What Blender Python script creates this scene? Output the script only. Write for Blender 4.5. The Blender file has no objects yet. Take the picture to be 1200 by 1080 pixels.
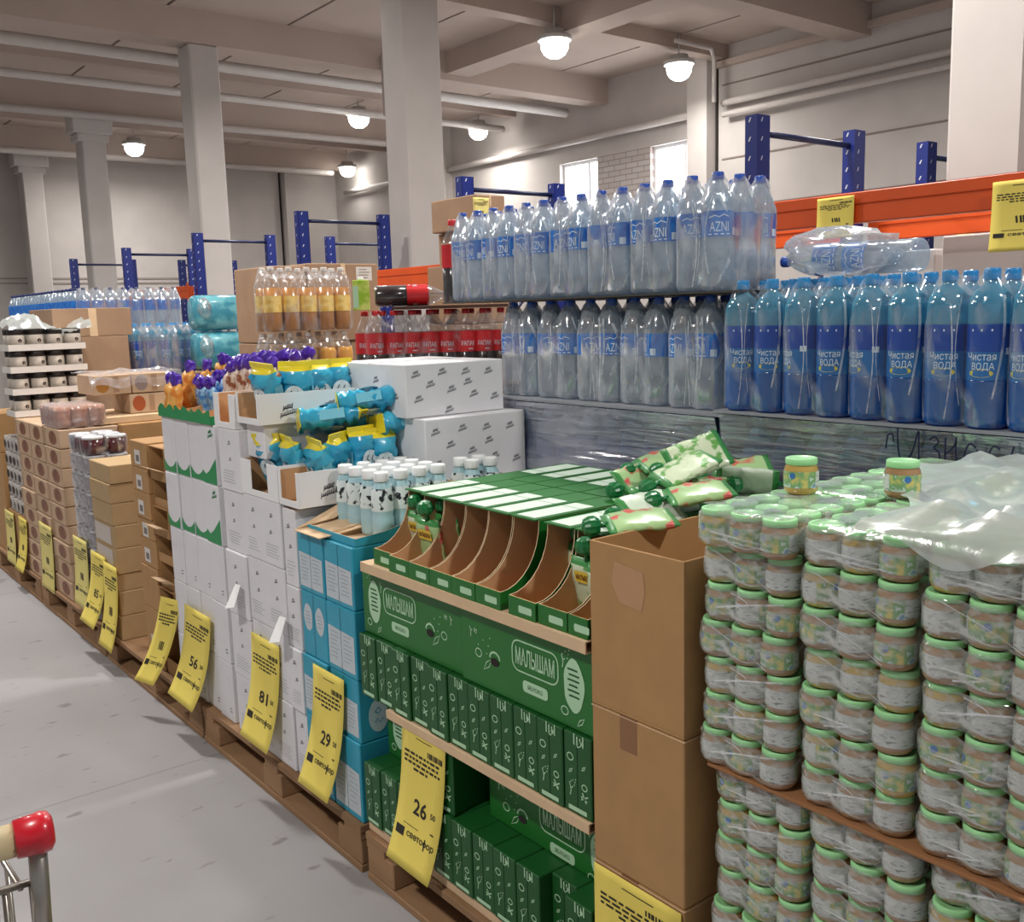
import bpy, bmesh, math, random
from mathutils import Matrix, Vector
random.seed(7)
R_ = random.Random(11)
scene = bpy.context.scene
COL = scene.collection
PI = math.pi

# ------------------------------------------------------------------ camera
CAM = (0.0, 0.0, 1.6)
yaw, pitch, roll, FPX = math.radians(38.2726), math.radians(8.6579), math.radians(1.5845), 1155.94
fw = Vector((math.sin(yaw) * math.cos(pitch), math.cos(yaw) * math.cos(pitch), -math.sin(pitch)))
rt = Vector((math.cos(yaw), -math.sin(yaw), 0.0))
dn = fw.cross(rt)
rt2 = math.cos(roll) * rt + math.sin(roll) * dn
dn2 = -math.sin(roll) * rt + math.cos(roll) * dn
cam_data = bpy.data.cameras.new('camera')
cam = bpy.data.objects.new('camera', cam_data)
COL.objects.link(cam)
m = Matrix((rt2, -dn2, -fw)).transposed().to_4x4()
m.translation = Vector(CAM)
cam.matrix_world = m
cam_data.sensor_fit = 'HORIZONTAL'
cam_data.sensor_width = 36.0
cam_data.lens = FPX / 1200.0 * 36.0
cam_data.clip_start = 0.05
cam_data.clip_end = 120
scene.camera = cam

# ------------------------------------------------------------------ world, exposure
world = bpy.data.worlds.new('world')
scene.world = world
world.use_nodes = True
world.node_tree.nodes['Background'].inputs[0].default_value = (0.95, 0.97, 1.0, 1)
world.node_tree.nodes['Background'].inputs[1].default_value = 0.3
scene.view_settings.view_transform = 'Standard'
scene.view_settings.look = 'None'
scene.view_settings.exposure = 0.0
scene.view_settings.gamma = 1.0
scene.view_settings.use_curve_mapping = False
scene.cycles.transparent_max_bounces = 40

# ------------------------------------------------------------------ large lights: the hall's lamp grid (light only; bodies are built below)
LAMP_Z = 4.75
LAMPS = [(8.14, 9.28), (10.32, 9.28), (8.36, 14.3), (10.7, 14.25), (6.24, 18.7), (11.0, 19.4)]
LAMPS_OUT = [(3.6, 3.2), (1.2, 5.6), (-1.6, 1.6), (2.4, -1.6), (4.6, 8.6), (-1.2, 9.5), (1.5, 13.5), (7.8, 4.6)]
def lamp_light(x, y, power):
    d = bpy.data.lights.new('lamp_light', 'AREA')
    d.shape = 'DISK'; d.size = 0.37; d.energy = power; d.color = (1.0, 0.97, 0.93); d.spread = math.radians(170)
    o = bpy.data.objects.new('lamp_light', d); COL.objects.link(o)
    o.location = (x, y, LAMP_Z - 0.215)
for (x, y) in LAMPS: lamp_light(x, y, (9 if y > 19 else 38) if x > 9.5 else 90)
for (x, y) in LAMPS_OUT: lamp_light(x, y, 118)

# ------------------------------------------------------------------ materials
MATS = {}
def lin(c):
    return tuple(((v / 255) / 12.92 if v / 255 <= .04045 else ((v / 255 + .055) / 1.055) ** 2.4) for v in c) + (1,)
def mat(name, rgb, rough=.6, noise=0.0, scale=30, metal=0.0, coat=0.0, bump=0.0, emit=0.0, rgb2=None, thresh=None, stretch=None, spec=.5):
    if name in MATS: return MATS[name]
    mt = bpy.data.materials.new(name); mt.use_nodes = True
    nt = mt.node_tree; b = nt.nodes['Principled BSDF']
    b.inputs['Base Color'].default_value = lin(rgb)
    b.inputs['Roughness'].default_value = rough; b.inputs['Metallic'].default_value = metal
    b.inputs['Coat Weight'].default_value = coat; b.inputs['Specular IOR Level'].default_value = spec
    if emit:
        b.inputs['Emission Color'].default_value = lin(rgb); b.inputs['Emission Strength'].default_value = emit
    if noise or bump or rgb2:
        tc = nt.nodes.new('ShaderNodeTexCoord'); mp = nt.nodes.new('ShaderNodeMapping')
        if stretch: mp.inputs['Scale'].default_value = stretch
        nz = nt.nodes.new('ShaderNodeTexNoise'); nz.inputs['Scale'].default_value = scale; nz.inputs['Detail'].default_value = 4
        nt.links.new(tc.outputs['Object'], mp.inputs[0]); nt.links.new(mp.outputs[0], nz.inputs['Vector'])
        if rgb2 or noise:
            cr = nt.nodes.new('ShaderNodeValToRGB')
            if rgb2:
                t = thresh or (.42, .58)
                cr.color_ramp.elements[0].position = t[0]; cr.color_ramp.elements[1].position = t[1]
                cr.color_ramp.elements[0].color = lin(rgb); cr.color_ramp.elements[1].color = lin(rgb2)
            else:
                c = lin(rgb)
                cr.color_ramp.elements[0].position = .3; cr.color_ramp.elements[1].position = .7
                cr.color_ramp.elements[0].color = tuple(v * (1 - noise) for v in c[:3]) + (1,)
                cr.color_ramp.elements[1].color = tuple(min(1, v * (1 + noise)) for v in c[:3]) + (1,)
            nt.links.new(nz.outputs['Fac'], cr.inputs[0]); nt.links.new(cr.outputs[0], b.inputs['Base Color'])
        if bump:
            bp = nt.nodes.new('ShaderNodeBump'); bp.inputs['Strength'].default_value = bump; bp.inputs['Distance'].default_value = .01
            nt.links.new(nz.outputs['Fac'], bp.inputs['Height']); nt.links.new(bp.outputs[0], b.inputs['Normal'])
    MATS[name] = mt
    return mt
def clear(name, rgb, a0, a1, tint=(255, 255, 255), scale=8, stretch=None, rough=.12, gloss=.5, lo=.45, hi=.7, edge=.35, bump=.35):
    """thin clear plastic: see-through, with milkiness, fold highlights painted in by noise, and gloss"""
    if name in MATS: return MATS[name]
    mt = bpy.data.materials.new(name); mt.use_nodes = True
    nt = mt.node_tree; nt.nodes.clear(); N = nt.nodes.new; Lk = nt.links.new
    out = N('ShaderNodeOutputMaterial'); mix = N('ShaderNodeMixShader'); mix2 = N('ShaderNodeMixShader')
    tr = N('ShaderNodeBsdfTransparent'); tr.inputs[0].default_value = lin(tint)
    di = N('ShaderNodeBsdfDiffuse'); di.inputs[0].default_value = lin(rgb)
    gl = N('ShaderNodeBsdfGlossy'); gl.inputs['Roughness'].default_value = rough; gl.inputs[0].default_value = (1, 1, 1, 1)
    tc = N('ShaderNodeTexCoord'); mp = N('ShaderNodeMapping'); nz = N('ShaderNodeTexNoise'); nz.inputs['Scale'].default_value = scale
    nz.inputs['Detail'].default_value = 5; nz.inputs['Distortion'].default_value = .8
    if stretch: mp.inputs['Scale'].default_value = stretch
    mr = N('ShaderNodeMapRange'); mr.inputs[1].default_value = lo; mr.inputs[2].default_value = hi; mr.inputs[3].default_value = a0; mr.inputs[4].default_value = a1
    lw = N('ShaderNodeLayerWeight'); lw.inputs[0].default_value = .3
    ml = N('ShaderNodeMath'); ml.operation = 'MULTIPLY_ADD'; ml.inputs[1].default_value = edge; ml.use_clamp = True
    Lk(tc.outputs['Object'], mp.inputs[0]); Lk(mp.outputs[0], nz.inputs['Vector']); Lk(nz.outputs['Fac'], mr.inputs[0])
    Lk(lw.outputs['Facing'], ml.inputs[0]); Lk(mr.outputs[0], ml.inputs[2])
    mix2.inputs[0].default_value = gloss
    bp = N('ShaderNodeBump'); bp.inputs['Strength'].default_value = bump; bp.inputs['Distance'].default_value = .01
    Lk(nz.outputs['Fac'], bp.inputs['Height']); Lk(bp.outputs[0], gl.inputs['Normal'])
    tl = N('ShaderNodeBsdfTranslucent'); tl.inputs[0].default_value = lin(rgb); md = N('ShaderNodeMixShader'); md.inputs[0].default_value = .45
    Lk(di.outputs[0], md.inputs[1]); Lk(tl.outputs[0], md.inputs[2]); Lk(md.outputs[0], mix2.inputs[1]); Lk(gl.outputs[0], mix2.inputs[2])
    Lk(ml.outputs[0], mix.inputs[0]); Lk(tr.outputs[0], mix.inputs[1]); Lk(mix2.outputs[0], mix.inputs[2]); Lk(mix.outputs[0], out.inputs[0])
    MATS[name] = mt
    return mt

CARD = mat('cardboard', (174, 134, 88), .85, .06, 14, bump=.05)
CARDL = mat('cardboard_light', (214, 184, 148), .85, .06, 14)
CARDD = mat('cardboard_inside', (200, 156, 114), .9, .05, 14)
WHITE = mat('white_carton', (226, 225, 228), .6, .03, 9)
WHITEB = mat('white_card_edge', (236, 236, 236), .6)
INK = mat('grey_ink', (92, 92, 98), .7)
BLACK = mat('black_ink', (24, 22, 22), .6)
TEAL = mat('teal_carton', (48, 158, 186), .45, .05, 8)
TEALL = mat('pale_teal_print', (196, 218, 222), .6, .06, 60)
GREEN = mat('green_carton', (30, 108, 38), .42, .05, 10)
GREEND = mat('green_carton_dark', (20, 84, 34), .45, .05, 10)
PALEG = mat('pale_green_print', (176, 214, 176), .6)
WAVE = mat('bright_green_print', (24, 140, 78), .5, .05, 20)
LID = mat('pale_green_lid', (160, 222, 158), .4, .03, 40, coat=.2)
WOOD = mat('pallet_wood', (150, 116, 84), .9, .22, 9, bump=.2, stretch=(1, .15, 1))
TAGY = mat('yellow_paper', (234, 213, 100), .75, .02, 6)
TAGP = mat('pale_yellow_paper', (226, 212, 128), .75, .02, 6)
RBLUE = mat('rack_blue', (26, 42, 118), .4, .05, 20)
RORANGE = mat('rack_orange', (218, 84, 26), .42, .05, 6)
CONC = mat('painted_plaster', (194, 187, 182), .9, .05, 2.2, bump=.1)
CEIL = mat('painted_ceiling_slab', (186, 170, 159), .95, .05, 1.3, bump=.08)
DARK = mat('dark_gap', (40, 34, 32), .95)
PIPE = mat('painted_pipe', (196, 188, 182), .5, .03, 10)
FILM = clear('shrink_film', (236, 241, 246), .20, .74, scale=13, stretch=(1, 1, .3), lo=.42, hi=.68)
FILMB = clear('shrink_film_thin', (226, 240, 250), .02, .5, scale=15, stretch=(1, 1, .35), lo=.5, hi=.72, edge=.25)
CREASE_HIGHLIGHT = clear('crease_highlight', (240, 245, 250), .30, .85, scale=24, lo=.4, hi=.6, gloss=.35, edge=.1)  # milky ribbons that paint bright highlights along the film's folds
FILMJ = clear('jar_pack_film', (220, 228, 222), .13, .72, scale=20, stretch=(1, 1, 2.4), lo=.47, hi=.64)  # noise streaks in the opacity paint specular creases on the jar film
WRAP = clear('stretch_wrap', (160, 172, 204), .5, .95, scale=6, stretch=(1, .6, 8), lo=.4, hi=.7, gloss=.55, rough=.2, bump=1.0)
SHEET = clear('loose_film', (226, 233, 230), .62, .94, scale=7, lo=.4, hi=.7, gloss=.4, rough=.15)

# ------------------------------------------------------------------ mesh helpers
class MB:
    def __init__(s): s.v = []; s.f = []; s.m = []; s.sm = []
    def add(s, vs, fs, mi=0, smooth=False):
        o = len(s.v); s.v += [tuple(p) for p in vs]
        for f in fs: s.f.append([i + o for i in f]); s.m.append(mi); s.sm.append(smooth)
        return s
    def box(s, x0, x1, y0, y1, z0, z1, mi=0, rz=0, skip=()):
        vs = [(x, y, z) for z in (z0, z1) for y in (y0, y1) for x in (x0, x1)]
        if rz:
            cx, cy = (x0 + x1) / 2, (y0 + y1) / 2; c, n = math.cos(rz), math.sin(rz)
            vs = [(cx + (x - cx) * c - (y - cy) * n, cy + (x - cx) * n + (y - cy) * c, z) for x, y, z in vs]
        F = {'b': (0, 2, 3, 1), 't': (4, 5, 7, 6), '-y': (0, 1, 5, 4), '+y': (2, 6, 7, 3), '-x': (0, 4, 6, 2), '+x': (1, 3, 7, 5)}
        return s.add(vs, [f for k, f in F.items() if k not in skip], mi)
    def lathe(s, prof, n=16, mi=0, cx=0, cy=0, smooth=True, caps=True, squash=None):
        vs = []
        for (r, z) in prof:
            for k in range(n):
                a = 2 * PI * k / n; vs.append((cx + r * math.cos(a), cy + r * math.sin(a), z))
        fs = []
        for i in range(len(prof) - 1):
            for k in range(n):
                fs.append((i * n + k, i * n + (k + 1) % n, (i + 1) * n + (k + 1) % n, (i + 1) * n + k))
        s.add(vs, fs, mi, smooth)
        if caps:
            o = len(s.v) - len(vs)
            s.f.append([o + k for k in range(n)][::-1]); s.m.append(mi); s.sm.append(False)
            s.f.append([o + (len(prof) - 1) * n + k for k in range(n)]); s.m.append(mi); s.sm.append(False)
        return s
    def tube(s, pts, r, n=8, mi=0, smooth=True, radii=None):
        P = [Vector(p) for p in pts]; vs = []; up0 = None
        for i, p in enumerate(P):
            d = (P[min(i + 1, len(P) - 1)] - P[max(i - 1, 0)]).normalized()
            u = Vector((0, 0, 1)) if abs(d.z) < .9 else Vector((1, 0, 0))
            if up0 is not None: u = up0
            a = d.cross(u)
            if a.length < 1e-4: a = d.cross(Vector((0, 1, 0)))
            a.normalize(); b = a.cross(d).normalized(); up0 = b
            rr = radii[i] if radii else r
            for k in range(n):
                t = 2 * PI * k / n; vs.append(p + a * rr * math.cos(t) + b * rr * math.sin(t))
        fs = []
        for i in range(len(P) - 1):
            for k in range(n): fs.append((i * n + k, i * n + (k + 1) % n, (i + 1) * n + (k + 1) % n, (i + 1) * n + k))
        fs.append(tuple(range(n))[::-1]); fs.append(tuple((len(P) - 1) * n + k for k in range(n)))
        return s.add(vs, fs, mi, smooth)
    def poly(s, pts, fmap, mi=0):
        return s.add([fmap(a, b) for a, b in pts], [tuple(range(len(pts)))], mi)
    def stroke(s, pts, w, fmap, mi=0, closed=False):
        P = [Vector((a, b)) for a, b in pts]
        if closed: P.append(P[0])
        L = []
        for i, p in enumerate(P):
            d = P[min(i + 1, len(P) - 1)] - P[max(i - 1, 0)]
            if closed and i in (0, len(P) - 1): d = P[1] - P[-2]
            if d.length < 1e-9: d = Vector((1, 0))
            d.normalize(); n = Vector((-d.y, d.x)) * w / 2
            L.append((p + n, p - n))
        for i in range(len(P) - 1):
            a, b = L[i]; c, d = L[i + 1]
            s.add([fmap(*b), fmap(*d), fmap(*c), fmap(*a)], [(0, 1, 2, 3)], mi)
        return s
    def text(s, string, cx, cy, h, fmap, mi=0, w=None, slant=0, rise=0):
        vs, fs, W, H = text2d(string)
        k = h / H; kx = (w / W) if w else k
        s.add([fmap(cx + x * kx + slant * y * k, cy + y * k + rise * x * kx) for x, y in vs], fs, mi)
        return s
    def build(s, name, mats, parent=None, bevel=0, loc=None, rot=None, seg=1, weld=False):
        me = bpy.data.meshes.new(name)
        me.from_pydata(s.v, [], s.f)
        mats = mats if isinstance(mats, (list, tuple)) else [mats]
        for x in mats: me.materials.append(x)
        me.polygons.foreach_set('material_index', s.m); me.polygons.foreach_set('use_smooth', s.sm)
        if bevel or weld:
            bm = bmesh.new(); bm.from_mesh(me)
            if weld: bmesh.ops.remove_doubles(bm, verts=bm.verts, dist=1e-5)
            if bevel:
                es = [e for e in bm.edges if len(e.link_faces) == 2 and e.calc_face_angle(0) > .6]
                bmesh.ops.bevel(bm, geom=es, offset=bevel, segments=seg, affect='EDGES', profile=.5)
            bm.to_mesh(me); bm.free()
        me.update()
        o = bpy.data.objects.new(name, me); COL.objects.link(o)
        if parent: o.parent = parent
        if loc: o.location = loc
        if rot: o.rotation_euler = rot
        return o
_T = {}
def text2d(string):
    if string in _T: return _T[string]
    c = bpy.data.curves.new('t', 'FONT'); c.body = string; c.resolution_u = 2; c.align_x = 'CENTER'; c.space_line = .8; c.offset = .02 if (string.isdigit() or string in ('светооор', 'МАЛЫШАМ')) else 0
    o = bpy.data.objects.new('t', c); COL.objects.link(o)
    bpy.context.view_layer.update()
    dg = bpy.context.evaluated_depsgraph_get()
    me = bpy.data.meshes.new_from_object(o.evaluated_get(dg))
    vs = [(v.co.x, v.co.y) for v in me.vertices]; fs = [tuple(p.vertices) for p in me.polygons]
    bpy.data.objects.remove(o); bpy.data.curves.remove(c); bpy.data.meshes.remove(me)
    if not vs: vs = [(0, 0), (1, 0), (1, 1)]; fs = [(0, 1, 2)]
    x0, x1 = min(v[0] for v in vs), max(v[0] for v in vs); y0, y1 = min(v[1] for v in vs), max(v[1] for v in vs)
    vs = [(x - (x0 + x1) / 2, y - (y0 + y1) / 2) for x, y in vs]
    _T[string] = (vs, fs, x1 - x0, y1 - y0)
    return _T[string]
def aisle(X, yc, zc): return lambda a, b: (X, yc - a, zc + b)      # a face that looks towards the aisle
def near(Y, xc, zc): return lambda a, b: (xc + a, Y, zc + b)       # a face that looks along the aisle to the front

def tag(o, label=None, cat=None, group=None, kind=None):
    if label: o['label'] = label
    if cat: o['category'] = cat
    if group: o['group'] = group
    if kind: o['kind'] = kind
    return o
def thing(name, label, cat, loc=(0, 0, 0), rot=(0, 0, 0), group=None):
    o = bpy.data.objects.new(name, None); COL.objects.link(o); o.empty_display_size = .05
    o.location = loc; o.rotation_euler = rot
    return tag(o, label, cat, group)
def clone(o, loc=None, rot=None, label=None, group=None, parent=None):
    c = o.copy(); COL.objects.link(c)
    if parent: c.parent = parent
    if loc is not None: c.location = loc
    if rot is not None: c.rotation_euler = rot
    if label: c['label'] = label
    if group: c['group'] = group
    for ch in KIDS.get(o.name, None) or list(o.children): clone(ch, parent=c)
    return c
KIDS = {}
class Proto:
    """first use moves the built thing itself, later uses copy it with its parts"""
    def __init__(s, root): s.root = root; s.used = False
    def put(s, loc, rot=(0, 0, 0), label=None, group=None):
        if not s.used:
            s.used = True; o = s.root; o.location = loc; o.rotation_euler = rot
            if label: o['label'] = label
            if group: o['group'] = group
            return o
        return clone(s.root, loc, rot, label, group)
ORD = ['first', 'second', 'third', 'fourth', 'fifth', 'sixth', 'seventh', 'eighth', 'ninth', 'tenth', 'eleventh', 'twelfth', 'thirteenth', 'fourteenth', 'fifteenth', 'sixteenth', 'seventeenth', 'eighteenth', 'nineteenth', 'twentieth']
def struct(mb, name, mats, label=None, **k):
    o = mb.build(name, mats, **k); o['kind'] = 'structure'
    return o
def rnd(a): return R_.uniform(-a, a)

# ================================================================== THE HALL
CEIL_Z = 5.15; WX = 11.35; FY = 20.6
def floor_material():
    mt = mat('concrete_floor', (186, 182, 181), .55, bump=.05, scale=60)
    nt = mt.node_tree; b = nt.nodes['Principled BSDF']; N = nt.nodes.new; Lk = nt.links.new
    tc = N('ShaderNodeTexCoord')
    def noise(scale, lo, hi, c0, c1, detail=5, stretch=None):
        mp = N('ShaderNodeMapping'); nz = N('ShaderNodeTexNoise'); nz.inputs['Scale'].default_value = scale; nz.inputs['Detail'].default_value = detail
        if stretch: mp.inputs['Scale'].default_value = stretch
        cr = N('ShaderNodeValToRGB'); cr.color_ramp.elements[0].position = lo; cr.color_ramp.elements[1].position = hi
        cr.color_ramp.elements[0].color = c0; cr.color_ramp.elements[1].color = c1
        Lk(tc.outputs['Object'], mp.inputs[0]); Lk(mp.outputs[0], nz.inputs['Vector']); Lk(nz.outputs['Fac'], cr.inputs[0]); return cr.outputs[0]
    def mul(a, c):
        mx = N('ShaderNodeMix'); mx.data_type = 'RGBA'; mx.blend_type = 'MULTIPLY'; mx.inputs[0].default_value = 1
        Lk(a, mx.inputs[6]); Lk(c, mx.inputs[7]); return mx.outputs[2]
    base = noise(.9, .3, .7, lin((142, 139, 140)), lin((158, 156, 158)))
    spots = noise(9, .66, .72, (1, 1, 1, 1), (.62, .6, .6, 1), 3, (1, 2.2, 1))
    patch = noise(2.1, .64, .69, (1, 1, 1, 1), (.72, .72, .71, 1), 4)
    col = mul(mul(base, spots), patch)
    sp = N('ShaderNodeSeparateXYZ'); Lk(tc.outputs['Object'], sp.inputs[0])
    def joint(sock, period, off, w):
        a = N('ShaderNodeMath'); a.operation = 'ADD'; a.inputs[1].default_value = off; Lk(sock, a.inputs[0])
        p = N('ShaderNodeMath'); p.operation = 'PINGPONG'; p.inputs[1].default_value = period / 2; Lk(a.outputs[0], p.inputs[0])
        g = N('ShaderNodeMath'); g.operation = 'GREATER_THAN'; g.inputs[1].default_value = w; Lk(p.outputs[0], g.inputs[0])
        mr = N('ShaderNodeMapRange'); mr.inputs[3].default_value = .8; mr.inputs[4].default_value = 1; Lk(g.outputs[0], mr.inputs[0]); return mr.outputs[0]
    for s_, per, off, w in ((sp.outputs['Y'], 3.0, -3.42 + 30, .006), (sp.outputs['X'], 3.0, .9 + 30, .006)):
        cb = N('ShaderNodeCombineColor'); j = joint(s_, per, off, w)
        for i in range(3): Lk(j, cb.inputs[i])
        col = mul(col, cb.outputs[0])
    Lk(col, b.inputs['Base Color'])
    return mt
fl = struct(MB().box(-9, WX, -6, FY, -.1, 0), 'floor', floor_material())

# ceiling: concrete slabs with open joints, ribs across the hall, deeper beams over the columns
mb = MB()
xs = [-9 + 1.49 * i for i in range(15)]
ys = [-6, -2.0, 2.55, 7.1, 11.7, 16.2, FY]
for i in range(14):
    for j in range(len(ys) - 1):
        mb.box(xs[i] + .02, min(xs[i + 1], WX + .3) - .02, ys[j] + .01, ys[j + 1] - .01, CEIL_Z, CEIL_Z + .12)
mb.box(-9, WX + .3, -6, FY + .3, CEIL_Z + .13, CEIL_Z + .3)
struct(mb, 'ceiling', [CEIL])
n = 0
def trim(mb, mats, **k):
    global n; n += 1
    return struct(mb, 'trim_%d' % n, mats, **k)
for y in (2.3, 7.28, 11.86, 16.36, 20.2):      # main beams on the columns
    trim(MB().box(-9, WX, y - .17, y + .17, 4.78, CEIL_Z), CEIL)
for y in (9.4, 14.1, 18.4):                       # shallower ribs between
    trim(MB().box(-9, WX, y - .1, y + .1, 4.96, CEIL_Z), CEIL)
for x0, y0, y1 in ((8.45, 7.45, 11.69), (8.45, 2.47, 7.11)):   # beam along the hall
    trim(MB().box(x0 - .2, x0 + .2, y0, y1, 4.86, CEIL_Z), CEIL)

# walls
struct(MB().box(-9, WX + .3, FY, FY + .3, 0, CEIL_Z), 'wall_back', CONC)
brick = bpy.data.materials.new('painted_brick'); brick.use_nodes = True
nt = brick.node_tree; bt = nt.nodes.new('ShaderNodeTexBrick'); tc = nt.nodes.new('ShaderNodeTexCoord'); mp = nt.nodes.new('ShaderNodeMapping')
mp.inputs['Rotation'].default_value = (0, PI / 2, PI / 2)
sx = nt.nodes.new('ShaderNodeSeparateXYZ'); cx = nt.nodes.new('ShaderNodeCombineXYZ')
nt.links.new(tc.outputs['Object'], sx.inputs[0]); nt.links.new(sx.outputs['Y'], cx.inputs[0]); nt.links.new(sx.outputs['Z'], cx.inputs[1]); nt.links.new(cx.outputs[0], bt.inputs['Vector'])
bt.inputs['Scale'].default_value = 1; bt.inputs['Brick Width'].default_value = .26; bt.inputs['Row Height'].default_value = .085; bt.inputs['Mortar Size'].default_value = .008
bt.inputs['Color1'].default_value = lin((196, 190, 186)); bt.inputs['Color2'].default_value = lin((182, 173, 168)); bt.inputs['Mortar'].default_value = lin((156, 140, 134))
nt.links.new(bt.outputs['Color'], nt.nodes['Principled BSDF'].inputs['Base Color']); nt.nodes['Principled BSDF'].inputs['Roughness'].default_value = .9
# right wall with two window openings
W1, W2, WZ0, WZ1 = (11.95, 12.87), (9.88, 10.79), 2.1, 4.0
mb = MB()
mb.box(WX, WX + .3, -6, 9.5, 0, CEIL_Z)
mb.box(WX, WX + .3, 12.87, FY, 0, CEIL_Z); mb.box(WX, WX + .3, 9.5, 12.87, WZ1, CEIL_Z); mb.box(WX, WX + .3, 9.5, 12.87, 0, WZ0)
mb.box(WX, WX + .3, 9.5, 9.88, WZ0, WZ1)
mb.box(WX, WX + .3, 10.79, 11.95, WZ0, WZ1, 1)
struct(mb, 'wall_right', [CONC, brick])
SKY = mat('bright_daylight_glass', (246, 250, 255), .3, emit=9.0)
WFR = mat('white_window_frame', (235, 235, 236), .5)
for k, (a, b) in enumerate((W1, W2)):
    w = MB()
    t = .05; c = a + (b - a) * .3
    for (p, q) in ((a, a + t), (b - t, b), (c - t / 2, c + t / 2)): w.box(WX + .08, WX + .16, p, q, WZ0, WZ1)
    for (p, q) in ((WZ0, WZ0 + t), (WZ1 - t, WZ1)): w.box(WX + .081, WX + .159, a + t, b - t, p, q)
    o = struct(w, 'window_%d' % (k + 1), [WFR])
    MB().box(WX + .11, WX + .125, a + t * .8, b - t * .8, WZ0 + .02, WZ1 - .02).build('pane', SKY, o)
trim(MB().box(WX - .22, WX, 9.5, 9.86, 0, CEIL_Z), CONC)                # pilaster beside the window
trim(MB().box(WX - .03, WX, 9.47, 9.5, 0, CEIL_Z), DARK)
for y in (3.9, 16.2): trim(MB().box(WX - .2, WX, y - .2, y + .2, 0, CEIL_Z), CONC)
for z in (4.62, 3.62, 2.95): trim(MB().box(WX - .012, WX, -6, 9.4, z, z + .02), mat('wall_seam', (140, 126, 118), .9))
trim(MB().box(WX - .1, WX, -6, 9.46, 4.86, 4.94), CEIL)
trim(MB().box(10.0, 10.25, FY - .2, FY, 0, CEIL_Z), CONC); trim(MB().box(9.94, 9.97, FY - .03, FY, 0, CEIL_Z), DARK)
for z in (2.35, 2.44): trim(MB().box(-9, WX, FY - .02, FY, z, z + .03), mat('wall_band', (158, 148, 142), .9))
trim(MB().box(-9, WX, FY - .06, FY, 4.72, 4.8), CEIL)

# columns of the row behind the racking
for k, y in enumerate((2.13, 7.12, 11.7, 16.2, 20.05)):
    c = MB(); w = .36
    c.box(4.62, 4.62 + w, y, y + w, 0, 4.78)
    if k > 2: c.box(4.5, 4.62 + w + .12, y - .01, y + w + .01, 4.45, 4.78); c.box(4.56, 4.62 + w + .06, y - .005, y + w + .005, 4.33, 4.45)
    trim(c, CONC, bevel=.02)
# pipes
def pipe(pts, r, label, group='heating and cable pipes under the ceiling'):
    tag(MB().tube(pts, r, 10).build('pipe', PIPE), label, 'pipe')
pipe([(WX - .12, -5, 4.36), (WX - .12, 9.3, 4.36)], .045, 'upper pale pipe running along the right wall above the racks')
pipe([(WX - .14, -5, 4.2), (WX - .14, 9.28, 4.2)], .035, 'lower pale pipe running along the right wall above the racks')
pipe([(WX - .3, 9.3, 4.36), (WX - .3, 9.3, 4.92), (WX - .6, 9.1, 4.98), (WX - 1.3, 9.1, 4.98)], .03, 'thin pale pipe bending up to the ceiling at the right wall corner')
pipe([(-8, 12.35, 4.72), (WX - .3, 12.35, 4.72)], .07, 'thick pale pipe crossing the hall under the ceiling beam beside the lamps')
pipe([(-8, 14.0, 4.72), (WX - .3, 14.0, 4.72)], .055, 'pale pipe crossing the hall in front of the window bay')
pipe([(-8, 16.0, 4.68), (10.9, 16.0, 4.68), (11.1, 16.0, 4.62), (11.15, 16.0, 4.5), (11.15, 16.0, 1.0)], .06, 'pale pipe crossing the hall and bending down beside the far window')
pipe([(-8, 19.7, 4.66), (10.8, 19.7, 4.66)], .06, 'pale pipe running across in front of the far end wall')
pipe([(WX - .1, 9.9, 4.3), (WX - .1, 20, 4.3)], .05, 'bright pale pipe running above the two windows')
b_ = MB()
for x in (7.2, 7.55): b_.box(x, x + .06, 11.6, 11.68, 4.2, 4.95)
for z in (4.25, 4.6, 4.85): b_.box(7.26, 7.55, 11.62, 11.66, z, z + .05)
tag(b_.build('pipe_bracket', PIPE), 'pale metal bracket frame hanging under the ceiling beam', 'bracket')
# lamps
GLOW = mat('lamp_glow', (255, 252, 246), .5, emit=14.0); LBODY = mat('lamp_housing', (196, 194, 190), .5)
def lamp(label):
    t = thing('high_bay_lamp', label, 'lamp')
    MB().lathe([(.12, .12), (.13, .06), (.2, .05), (.21, .0), (.19, .0)], 24).build('housing', LBODY, t)
    MB().lathe([(0, -.2), (.07, -.19), (.125, -.155), (.16, -.095), (.168, -.03), (.15, .02)], 24).build('diffuser', GLOW, t)
    MB().tube([(0, 0, .11), (0, 0, .4)], .012).build('hanger', LBODY, t)
    return t
LN = ['large round ceiling lamp glowing nearest, left of the right wall corner', 'round ceiling lamp glowing beside the right wall pipes', 'round ceiling lamp glowing just left of the big column', 'round ceiling lamp glowing right of the big column above the rack frame', 'round ceiling lamp glowing over the far left columns', 'small round ceiling lamp glowing low near the far end wall']
L0 = Proto(lamp(LN[0]))
for (x, y), lb in zip(LAMPS, LN): L0.put((x, y, LAMP_Z), label=lb, group='round lamps hanging under the ceiling')
for k, (x, y) in enumerate(LAMPS_OUT): L0.put((x, y, LAMP_Z), label='round ceiling lamp hanging outside the view above the aisle', group='round lamps above the aisle')

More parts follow.
